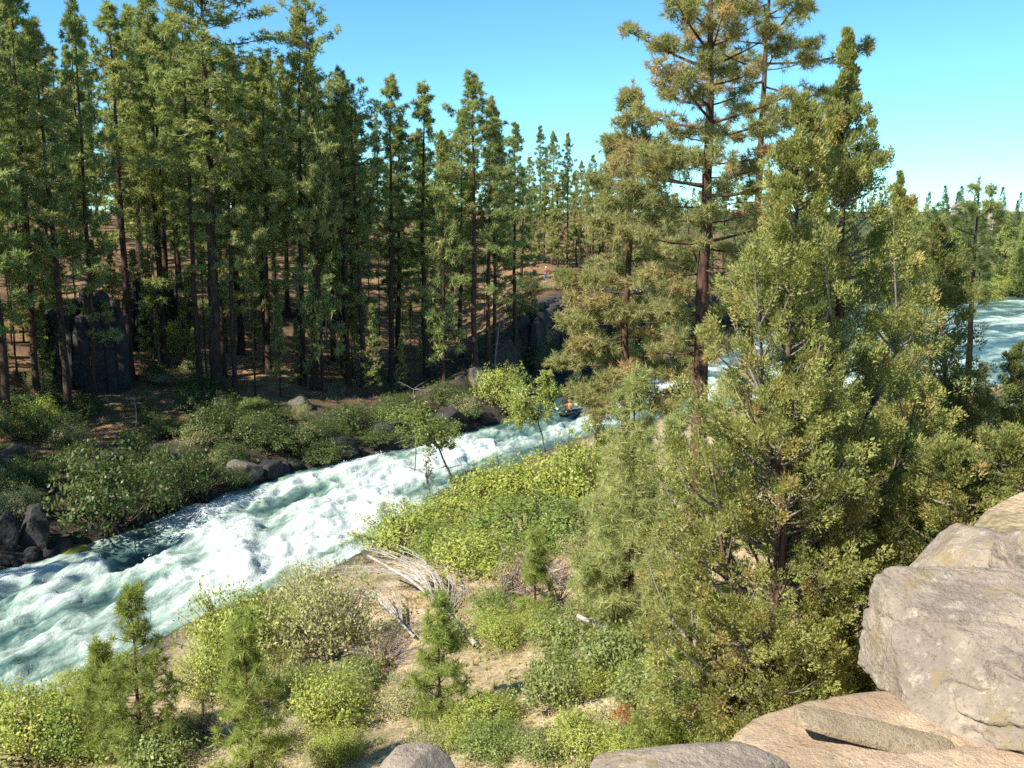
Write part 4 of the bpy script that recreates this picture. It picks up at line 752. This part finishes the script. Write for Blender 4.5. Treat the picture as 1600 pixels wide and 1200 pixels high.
# near bank
for a in [(640, 868, 130, 78, S_LIME, 'yellow-green shrub at the water behind the bleached branches'), (720, 838, 120, 62, S_LIME, 'rounded lime shrub in the middle of the waterside thicket'), (790, 800, 130, 76, S_LIME, 'lime shrub beneath the slanting sapling'), (868, 790, 130, 80, S_LIME, 'lime shrub around the slender tree stems'),
          (930, 790, 110, 96, S_LIME, 'tall lime shrub between the slender tree and the hazy pine'), (820, 850, 150, 66, S_GRN, 'green shrub above the grey brush pile'), (910, 850, 110, 70, S_GRN, 'green shrub in front of the hazy soft-needled pine'), (740, 900, 120, 70, S_LIME, 'pale green shrub beside the bleached branches'), (700, 880, 90, 60, S_GRN, 'green shrub rising behind the bleached branches'),
          (515, 1030, 140, 140, S_SAGE, 'grey-green willow shrub beside the round green shrub'), (480, 950, 80, 66, S_SAGE, 'grey twiggy willow at the water edge'), (372, 1050, 128, 130, S_LIME, 'round green shrub at the water edge'), (330, 1090, 90, 90, S_LIME, 'low yellow-green shrub below the round green shrub'), (455, 1100, 70, 60, S_WAX, 'waxy-leaved shrub below the willow'),
          (515, 1140, 110, 90, S_LIME, 'bright lime shrub next to the lower young pine'), (60, 1190, 150, 110, S_LIME, 'yellow-green shrub filling the lower frame corner'), (130, 1180, 110, 90, S_GRN, 'green shrub beside the brown-tipped young pine'), (20, 1140, 90, 70, S_LIME, 'sparse shrub overhanging the rapids'), (250, 1200, 130, 70, S_WAX, 'dark waxy shrub under the brown-tipped young pine'),
          (320, 1160, 90, 60, S_DRY, 'dead grey brush between the two lower young pines'), (600, 1040, 90, 56, S_DRY, 'dead brush heap under the bleached branches'), (560, 1076, 80, 50, S_WAX, 'waxy-leaved shrub beneath the dead brush heap'), (640, 1120, 80, 60, S_SAGE, 'pale grass-grey shrub at the foot of the pale young pine'), (700, 1010, 70, 50, S_WAX, 'waxy shrub at the root end of the bleached trunk'),
          (850, 905, 110, 60, S_DRY, 'grey brush pile below the green shrub'), (790, 935, 90, 60, S_DRY, 'purplish dead brush next to the squat young pine'), (770, 970, 60, 50, S_GRN, 'green shrub between brush and squat young pine'), (885, 1010, 100, 60, S_WAX, 'waxy-leaved shrub beyond the bare dirt'), (870, 1100, 110, 80, S_WAX, 'yellowing waxy shrub at the edge of the bare dirt'),
          (960, 1060, 120, 90, S_WAX, 'glossy green shrub below the hazy pine'), (1020, 1110, 110, 80, S_WAX, 'glossy green shrub beside the red-leaved one'), (974, 1142, 34, 40, S_RED, 'small red-orange leaved shrub'), (920, 1190, 110, 70, S_LIME, 'yellow-green shrub at the lower edge beside the flat pale rock'), (850, 1190, 80, 50, S_WAX, 'dark leaved shrub by the lower edge under the dirt slope'),
          (760, 1185, 90, 46, S_WAX, 'low waxy shrub next to the rounded rock top'), (990, 1190, 90, 50, S_LIME, 'thin yellowish shrub next to the tan slab'), (1060, 1130, 90, 60, S_WAX, 'green shrub against the low bright juniper'), (1010, 950, 80, 50, S_SAGE, 'grey-green brush under the hazy pine'), (430, 1180, 90, 60, S_SAGE, 'pale brush at the lower young pine'), (490, 1075, 60, 40, S_WAX, 'low leafy clump beneath the willow'), (870, 960, 70, 50, S_DRY, 'dry brush behind the squat young pine')]: bush(*a)
for k in range(110):
    px, py = rnd.uniform(-20, 1100), rnd.uniform(830, 1195); p = hit(px, py)
    if (720 < px < 850 and 1010 < py < 1120) or (540 < px < 640 and py > 1140) or p.x < NEARX(p.y) + .8 or (850 < py < 1010 and 560 < px < 760): continue
    bush(px, py, rnd.uniform(40, 90), rnd.uniform(24, 52), rnd.choice([S_WAX, S_SAGE, S_DRY, S_LIME, S_LIME, S_GRN]), ZONE(px, ['small scattered shrub between the young pines near the river edge', 'small scattered shrub around the pale young pine and bare dirt', 'small scattered shrub under the hazy soft-needled pine'], [480, 850]), 'small shrubs on the near bank')
for k in range(16):
    px, Y = rnd.uniform(1180, 1600), rnd.uniform(30, 74); bush(px, 600, 60 * 40 / Y + 10, 50 * 40 / Y, rnd.choice([S_LIME, S_GRN]), 'shrub on the slope behind the junipers', 'shrubs behind the junipers', Y=Y)
bush(1533, 884, 30, 34, S_GRN, 'small bright green tuft on the ledge beside the boulder', Y=10.6, name='leafy_tuft')

# slender broad-leaved saplings by the water
def sapling(label, base, stems, crowns, seed, n, leaf, pal, thick=.05, name='slender_tree'):
    """stems: lists of pixel points at the tree's own distance; crowns: (px,py,rx_px,ry_px,share)"""
    t = thing(name, label, 'tree', base); rng = np.random.default_rng(seed); Y = base.y; s = Y / F; B = np.array(base)
    for st in stems:
        pts = np.array([np.array(at(a, b, Y + rng.normal(0, .15))) - B for a, b in st]); pts = np.stack([np.interp(np.linspace(0, len(pts) - 1, 12), np.arange(len(pts)), pts[:, i]) for i in range(3)], 1) + rng.normal(0, .02, (12, 3))
        g = G(); g.tube(pts, np.linspace(thick, thick * .3, 12), 6); link('stem', g.mesh('stem', M_STEM, True), t)
    g, gt = G(), G()
    for (px, py, rx, ry, sh) in crowns:
        c0 = np.array(at(px, py, Y)) - B; nc = max(8, int(34 * sh)); d = rng.normal(0, .5, (nc, 3)); d /= np.maximum(1, np.linalg.norm(d, axis=1))[:, None]; C = c0 + d * [rx * s, rx * s, ry * s]
        for c in C: gt.tube(bez(c0 - [0, 0, ry * s * .8], c0 * .5 + c * .5, c, 4), np.linspace(.018, .004, 4), 3)
        m = int(n * sh / nc); K = np.repeat(np.arange(nc), m); p = C[K] + rng.normal(0, 1, (len(K), 3)) * rx * s * .13
        nn = nrm(rng.normal(0, .6, p.shape) + [0, 0, .6]); a = nrm(np.cross(nn, rng.normal(0, 1, p.shape))); b = np.cross(nn, a); ln = leaf * rng.uniform(.6, 1.2, (len(p), 1))
        v = np.stack([p - a * ln * .5, p - b * ln * .3, p + a * ln * .5, p + b * ln * .3], 1).reshape(-1, 3); c = pick(rng, pal, nc)[K] * .5 + pick(rng, pal, len(p)) * .5
        g.add(v, f4=np.arange(len(v)).reshape(-1, 4), col=np.repeat(c, 4, 0))
    link('twigs', gt.mesh('twigs', M_STEM, True), t); link('foliage', g.mesh('foliage', M_LEAF), t); return t
def wbase(px, py, Y=None):
    p = hit(px, py); Y = Y or p.y; q = at(px, py, Y); return Vector((q.x, Y, min(q.z, float(gz(q.x, Y)))))
P_ASP = [((.20, .235, .075), 4), ((.16, .20, .055), 4), ((.24, .26, .10), 2)]
P_OLV = [((.12, .15, .045), 4), ((.15, .18, .05), 3), ((.09, .12, .04), 2)]
sapling('slanting sapling leaning over the rapids with half-dead crown', wbase(716, 772, 52), [[(716, 774), (703, 740), (686, 700), (664, 660)], [(686, 700), (650, 668), (622, 640)], [(664, 660), (656, 632), (638, 615)]], [(668, 672, 44, 34, 1.0), (640, 650, 30, 26, .5), (690, 690, 20, 20, .3)], 601, 2600, .13, P_OLV, .09)
sapling('slender tree with an airy pale crown in front of the rapids', wbase(852, 790, 49), [[(852, 792), (856, 740), (849, 690), (838, 640), (834, 610)], [(852, 780), (848, 730), (852, 700)]], [(838, 630, 46, 40, 1.0), (812, 650, 26, 20, .4), (862, 614, 26, 22, .4), (850, 590, 20, 14, .3)], 602, 3000, .12, P_ASP, .065)
sapling('thin aspen between the airy tree and the hazy pine', wbase(872, 795, 47), [[(872, 796), (875, 750), (884, 700), (890, 670)], [(866, 790), (868, 750)]], [(888, 700, 24, 36, .7), (880, 745, 26, 22, .5)], 603, 2000, .10, P_ASP, .04)
sapling('pale wispy aspen touching the hazy pine', wbase(930, 790, 45), [[(918, 785), (924, 740), (934, 690), (936, 640)], [(940, 780), (945, 720), (950, 680)]], [(934, 660, 26, 40, .8), (950, 700, 24, 34, .6), (920, 720, 26, 30, .5)], 604, 2600, .10, P_ASP, .04)
sapling('thin leafy shoot standing in the rapids view beside the slanting sapling', wbase(670, 770, 51), [[(672, 776), (668, 740), (664, 712)]], [(667, 736, 10, 28, .6)], 605, 700, .10, P_OLV, .025)
sapling('arching bare-stemmed willow at the river edge', wbase(760, 800, 50), [[(768, 796), (776, 768), (800, 745), (830, 738)], [(766, 796), (756, 770), (730, 752)]], [(790, 752, 36, 16, .7), (748, 762, 24, 14, .4)], 606, 1500, .11, P_ASP, .035)

# ------------------------------------------------------------------ dead wood
def dead_tree(label, Y, trunk, fans, seed, thick, name='fallen_tree', mat=M_DEAD, twn=5):
    rng = np.random.default_rng(seed); y0_, y1_ = hit(*trunk[0]).y - .15, hit(*trunk[-1]).y; y1_ = y0_ + (y1_ - y0_) * .62; DY = lambda c: y0_ + (trunk[0][1] - c) / (trunk[0][1] - trunk[-1][1]) * (y1_ - y0_)
    b = at(*trunk[0], y0_); t = thing(name, label, 'fallen tree', b); B = np.array(b)
    def line(pp, dY=0): return np.array([np.array(at(a, c, DY(c) - dY)) - B for i, (a, c) in enumerate(pp)])
    tp = line(trunk, .25); g = G(); g.tube(tp, np.linspace(thick, thick * .5, len(tp)), 8); link('trunk', g.mesh('trunk', mat, True), t)
    tw = G()
    for (pp, r) in fans:
        p = line(pp, .2); p = bez(p[0], p[1] * 2 - (p[0] + p[2]) / 2, p[2], 10) if len(p) == 3 else p; p = p + np.cumsum(rng.normal(0, .012, p.shape), 0)
        g = G(); g.tube(p, np.linspace(r, r * .3, len(p)), 5); link('branch', g.mesh('branch', mat, True), t)
        for k in range(twn):
            i = rng.integers(2, len(p)); L = rng.uniform(.3, .8); d = nrm((p[-1] - p[0])[None])[0] + rng.normal(0, .45, 3); tw.tube(bez(p[i - 1], p[i - 1] + d * L * .5, p[i - 1] + d * L + [0, 0, -.08], 4), np.linspace(r * .4, .004, 4), 3)
    tag(link('twigs', tw.mesh('twigs', mat, True), t), kind='stuff'); return t
R2 = random.Random(3); fan = []
for k in range(30):
    u = k / 29; x0, y0 = 700 - 50 * u, 960 - 60 * u; ex, ey = 690 - 215 * u + R2.uniform(-24, 24), 872 - 12 * math.sin(u * 3) + 30 * (u > .7) + R2.uniform(-12, 14)
    fan.append(([(x0, y0), ((x0 + ex) / 2 + 16, (y0 + ey) / 2 - 12), (ex, ey)], R2.uniform(.012, .032)))
for k in range(5): fan.append(([(690 + k * 4, 935 + k * 4), (722 + k * 3, 920), (700 + k * 9, 900 + k * 10)], .018))
dead_tree('bleached white fallen tree with fanned bare branches', 33.5, [(744, 1008), (715, 975), (680, 938), (640, 905), (575, 868)], fan, 701, .085)
fan2 = []
for k in range(9):
    u = k / 8; x0, y0 = 630 - 20 * u, 972 - 20 * u; ex, ey = 600 - 90 * u + R2.uniform(-10, 10), 905 + 20 * u + R2.uniform(-10, 10)
    fan2.append(([(x0, y0), ((x0 + ex) / 2 + 6, (y0 + ey) / 2 - 8), (ex, ey)], R2.uniform(.014, .028)))
dead_tree('smaller bleached dead limb with bare twigs below the white fallen tree', 32.8, [(648, 996), (628, 975), (605, 950), (580, 925)], fan2, 702, .05)
def log(label, pp, Y, r, seed, mat=M_DEAD):
    rng = np.random.default_rng(seed); Y = min(Y, hit(*pp[0]).y - r); b = at(*pp[0], Y); t = thing('log', label, 'log', b); B = np.array(b); p = np.array([np.array(at(a, c, min(Y + .3 * i, hit(a, c).y - r))) - B for i, (a, c) in enumerate(pp)])
    g = G(); q = np.stack([np.interp(np.linspace(0, len(p) - 1, 10), np.arange(len(p)), p[:, i]) for i in range(3)], 1) + rng.normal(0, .015, (10, 3)); g.tube(q, np.linspace(r, r * .6, 10), 8); link('trunk', g.mesh('trunk', mat, True), t)
    for k in range(3):
        i = rng.integers(2, 8); d = rng.normal(0, .3, 3) + [0, 0, .3]; g = G(); g.tube(bez(q[i], q[i] + d * .4, q[i] + d, 4), np.linspace(r * .35, .008, 4), 4); link('branch', g.mesh('branch', mat, True), t)
log('pale fallen log lying across the grey brush pile', [(834, 902), (866, 894), (890, 884)], 34.5, .08, 711)
log('short white log below the grey brush pile', [(836, 920), (872, 918)], 33.6, .06, 712)
log('long grey fallen trunk under the hazy pine', [(1000, 1016), (965, 990), (930, 975), (902, 962)], 27.5, .10, 713)
log('broken white log in the waxy shrubs beside the dirt', [(862, 1056), (885, 1066)], 27.0, .07, 714)
log('tilted dead stick near the bleached root end', [(770, 900), (786, 860), (780, 846)], 36, .03, 715, M_TWIG)
log('drift log lodged at the cliff end of the upper rapid', [(1032, 578), (1062, 562)], 92, .18, 716)
def snag(label, px, py, top, r, seed, mat=M_TWIG, Y=None, lean=0, nb=14, name='dead_tree'):
    p = hit(px, py) if Y is None else Vector((at(px, py, Y).x, Y, float(gz(at(px, py, Y).x, Y)))); h = tall(p, top); rng = np.random.default_rng(seed); t = thing(name, label, 'tree', p - Vector((0, 0, .1))); g = G()
    tp = np.column_stack([np.linspace(0, lean * h, 8) + rng.normal(0, .04, 8), rng.normal(0, .04, 8), np.linspace(0, h, 8)]); g.tube(tp, np.linspace(r, r * .3, 8), 7); link('trunk', g.mesh('trunk', mat, True), t)
    tw = G()
    for k in range(nb):
        i = rng.integers(2, 8); az = rng.uniform(0, 6.28); L = h * rng.uniform(.08, .22); o_ = np.array([math.cos(az), math.sin(az), rng.uniform(-.3, .5)]); tw.tube(bez(tp[i], tp[i] + o_ * L * .5, tp[i] + o_ * L + [0, 0, -.1 * L], 5), np.linspace(r * .25, .01, 5), 3)
    tag(link('twigs', tw.mesh('twigs', mat, True), t), kind='stuff')
snag('short reddish broken snag on the cliff top', 917, 446, 378, .32, 721, M_PONDO, Y=121, nb=6)
snag('curly pale dead shrub-tree at the edge of the forest slope', 772, 570, 488, .12, 722, M_TWIG, lean=.12, nb=26)
snag('thin grey dead pine by the dark cleft', 250, 575, 330, .10, 723, M_TWIG, nb=30)
snag('pale leaning driftwood tree at the cliff foot', 888, 556, 520, .07, 724, M_DEAD, Y=103, lean=.5, nb=8)
snag('grey dead crown twigs above the slanting sapling', 648, 668, 606, .06, 725, M_TWIG, Y=60, nb=34)
snag('bare dead bush stem on the shaded slope', 215, 690, 640, .05, 726, M_TWIG, nb=16)

# ------------------------------------------------------------------ dry grass and litter on the near bank
def scatter(name, n, area, seed, L, Wd, K, pal, keep, lie=0.0):
    rng = np.random.default_rng(seed); x = rng.uniform(area[0], area[1], n); y = rng.uniform(area[2], area[3], n); dn, df, ins = pdist(x, y, NP_), pdist(x, y, FP_), inside(x, y)
    ok = keep(x, y, dn, df, ins); x, y = x[ok], y[ok]; c = np.stack([x, y, np.array(gz(x, y))], 1); ax = np.tile([0, 0, 1.6 - 1.5 * lie], (len(x), 1)); g = G()
    needles(g, rng, c, ax, L, Wd, K, pick(rng, pal, len(x)), .45 + .4 * lie); tag(link(name, g.mesh(name, M_GRASS)), kind='stuff')
nearb = lambda x, y, dn, df, ins: (~ins) & (dn < df) & (dn > .8) & (fb2(x, y, 1.6, 3, 3.) > -.12) & (np.hypot(x, y) < 60)
scatter('dry_grass', 14000, (-16, 9, 14, 52), 801, .22, .012, 5, [((.42, .33, .18), 4), ((.34, .29, .14), 3), ((.25, .25, .10), 2)], nearb)
scatter('ground_cover', 7000, (-16, 9, 14, 56), 802, .16, .05, 6, [((.13, .17, .05), 4), ((.17, .19, .06), 3), ((.22, .20, .09), 1)], lambda x, y, dn, df, ins: (~ins) & (dn < df) & (fb2(x, y, 1.3, 3, 9.) > .12))
scatter('twig_litter', 8000, (-16, 9, 14, 52), 803, .30, .012, 3, [((.36, .31, .26), 3), ((.25, .20, .16), 3), ((.5, .46, .40), 1)], nearb, 1.0)
rg = np.random.default_rng(808); n_ = 900; sx, sy = rg.uniform(-14, 8, n_), rg.uniform(15, 48, n_); ok = (pdist(sx, sy, NP_) < pdist(sx, sy, FP_)) & ~inside(sx, sy) & (fb2(sx, sy, 2.5, 3, 6.) > -.05); sx, sy = sx[ok], sy[ok]
g = G(); iv, if_ = ico(1)
for x_, y_, z_ in zip(sx, sy, gz(sx, sy)): g.add(iv * rg.uniform(.5, 1.2, (len(iv), 3)) * rg.uniform(.03, .11) * [1, 1, .6] + [x_, y_, z_], f3=if_)
tag(link('gravel', g.mesh('gravel', M_NEAR)), kind='stuff')
scatter('pine_litter', 1500, (1.2, 12, 5, 18), 804, .09, .006, 3, [((.36, .20, .09), 3), ((.42, .26, .12), 3)], lambda x, y, dn, df, ins: (dn < df) & (fb2(x, y, .7, 3, 4.) > .1), 1.0)
scatter('forest_undergrowth', 9000, (-48, 2, 44, 125), 805, .38, .05, 6, [((.09, .12, .04), 3), ((.15, .15, .06), 2), ((.24, .17, .09), 2)], lambda x, y, dn, df, ins: (~ins) & (dn > df) & (df > .8) & (fb2(x, y, 3, 3, 6.) > .12 - .4 * (df < 7)))

# ------------------------------------------------------------------ people
M_SKIN, M_WHITE, M_REDC, M_BLUEC, M_BLACKC, M_ORANGE, M_HAIR = flat('skin', (.45, .27, .19)), flat('white_cloth', (.78, .77, .75)), flat('red_shirt', (.55, .08, .06)), flat('blue_trousers', (.08, .18, .30)), flat('dark_cloth', (.03, .03, .035)), flat('orange_vest', (.55, .15, .06)), flat('dark_hair', (.03, .02, .015))
def skin(name, mat, verts, edges, rad, parent):
    me = bpy.data.meshes.new(name); me.from_pydata(verts, edges, []); me.materials.append(mat); o = link(name, me, parent)
    md = o.modifiers.new('skin', 'SKIN'); me.skin_vertices.new() if not me.skin_vertices else None
    for i, r in enumerate(rad): me.skin_vertices[0].data[i].radius = (r, r) if not hasattr(r, '__len__') else r
    me.skin_vertices[0].data[0].use_root = True
    s = o.modifiers.new('sub', 'SUBSURF'); s.levels = s.render_levels = 1; return o
def person(label, loc, rz, pose, shirt, legs, hat=None):
    t = thing('person', label, 'person', loc, (0, 0, rz))
    if pose == 'stand':
        hip = .92; J = [(0, 0, hip), (0, 0, 1.15), (0, 0, 1.40), (0, .01, 1.52), (0, -.02, 1.60), (0, -.01, 1.70), (.19, 0, 1.40), (.27, -.02, 1.14), (.25, -.14, .93), (-.19, 0, 1.40), (-.27, .0, 1.14), (-.22, -.16, .98), (.10, 0, hip - .06), (.12, -.02, .48), (.13, .02, .08), (.14, -.14, .04), (-.10, 0, hip - .06), (-.12, .03, .48), (-.15, .08, .08), (-.15, -.08, .04)]
    elif pose == 'sit':
        hip = .22; J = [(0, 0, hip), (0, -.03, .48), (0, -.06, .70), (0, -.08, .82), (0, -.11, .90), (0, -.10, 1.0), (.19, -.06, .70), (.26, -.18, .48), (.18, -.36, .42), (-.19, -.06, .70), (-.26, -.18, .48), (-.18, -.36, .42), (.10, -.05, hip), (.14, -.42, .42), (.15, -.52, .05), (.15, -.66, .03), (-.10, -.05, hip), (-.14, -.42, .42), (-.15, -.50, .05), (-.15, -.64, .03)]
    else:
        hip = .12; J = [(0, 0, hip), (0, -.02, .38), (0, -.05, .62), (0, -.06, .74), (0, -.09, .82), (0, -.08, .92), (.20, -.05, .62), (.34, -.22, .48), (.42, -.42, .58), (-.20, -.05, .62), (-.34, -.22, .50), (-.40, -.42, .40), (.09, -.1, hip), (.16, -.5, .2), (.10, -.95, .08), (.10, -1.05, .10), (-.09, -.1, hip), (-.16, -.5, .2), (-.10, -.95, .08), (-.10, -1.05, .10)]
    E = [(0, 1), (1, 2), (2, 3), (3, 4), (4, 5), (2, 6), (6, 7), (7, 8), (2, 9), (9, 10), (10, 11), (0, 12), (12, 13), (13, 14), (14, 15), (0, 16), (16, 17), (17, 18), (18, 19)]
    r = [.13, .125, .14, .055, .095, .085, .06, .045, .04, .06, .045, .04, .085, .062, .045, .035, .085, .062, .045, .035]
    skin('body', M_SKIN, J, E, r, t)
    S = [0, 1, 2, 6, 7, 9, 10]; m = {a: i for i, a in enumerate(S)}
    skin('shirt', shirt, [J[a] for a in S], [(m[a], m[b]) for a, b in E if a in m and b in m], [.145, .145, .16, .075, .06, .075, .06], t)
    S = [0, 12, 13, 14, 16, 17, 18]; m = {a: i for i, a in enumerate(S)}
    skin('trousers', legs, [J[a] for a in S], [(m[a], m[b]) for a, b in E if a in m and b in m], [.145, .10, .075, .06, .10, .075, .06], t)
    v, f = ico(2); g = G(); hp = np.array(J[5]) + [0, .012, .035]; q = v * [.105, .12, .10] + hp; q[:, 2] = np.maximum(q[:, 2], hp[2] - .02); g.add(q, f3=f)
    if hat: g.add(v * [.17, .18, .015] + hp + [0, 0, -.01], f3=f)
    link('hat' if hat else 'hair', g.mesh('hat', hat or M_HAIR, True), t); return t
def stand(px, py, Y): p = at(px, py, Y); return Vector((p.x, Y, float(gz(p.x, Y)) + .0))
person('person in white hat and red shirt standing on the cliff top', stand(853, 437, 117), .4, 'stand', M_REDC, M_BLUEC, M_WHITE)
person('person in dark clothes sitting at the cliff top under the pines', stand(838, 450, 114), -.3, 'sit', M_BLACKC, M_BLACKC)
kp = at(891, 645, 1); kY = 16 / (16 - kp.z); kp = at(891, 645, kY * .985)
person('person in orange vest paddling in the upper rapids', (kp.x, kp.y, .30), -.9, 'paddle', M_ORANGE, M_BLACKC, M_ORANGE)
kt = thing('kayak', 'dark kayak carrying the orange-vested paddler through foam', 'kayak', (kp.x, kp.y, .26), (.05, .12, -.9)); v, f = ico(4); s_ = np.abs(v[:, 1])
q = v * [.30, 1.35, .20]; q[:, 2] += .12 * s_ ** 3 ; dp = (np.abs(v[:, 0]) < .6) & (s_ < .28) & (v[:, 2] > 0); q[dp, 2] -= .16
g = G(); g.add(q, f3=f); link('hull', g.mesh('hull', flat('dark_plastic', (.03, .035, .05), .35), True), kt)
pd = thing('paddle', 'kayak paddle held across by the orange-vested paddler', 'paddle', (kp.x, kp.y, .30), (0, 0, -.9)); g = G(); g.tube([(-.95, -.44, .2), (0, -.42, .5), (.95, -.44, .78)], .018, 6); link('shaft', g.mesh('shaft', M_BLACKC, True), pd)
for sx, zz_ in ((-1.12, .14), (1.12, .84)):
    g = G(); g.add(ico(2)[0] * [.22, .02, .10] + [sx, -.44, zz_], f3=ico(2)[1]); link('blade', g.mesh('blade', M_WHITE, True), pd)
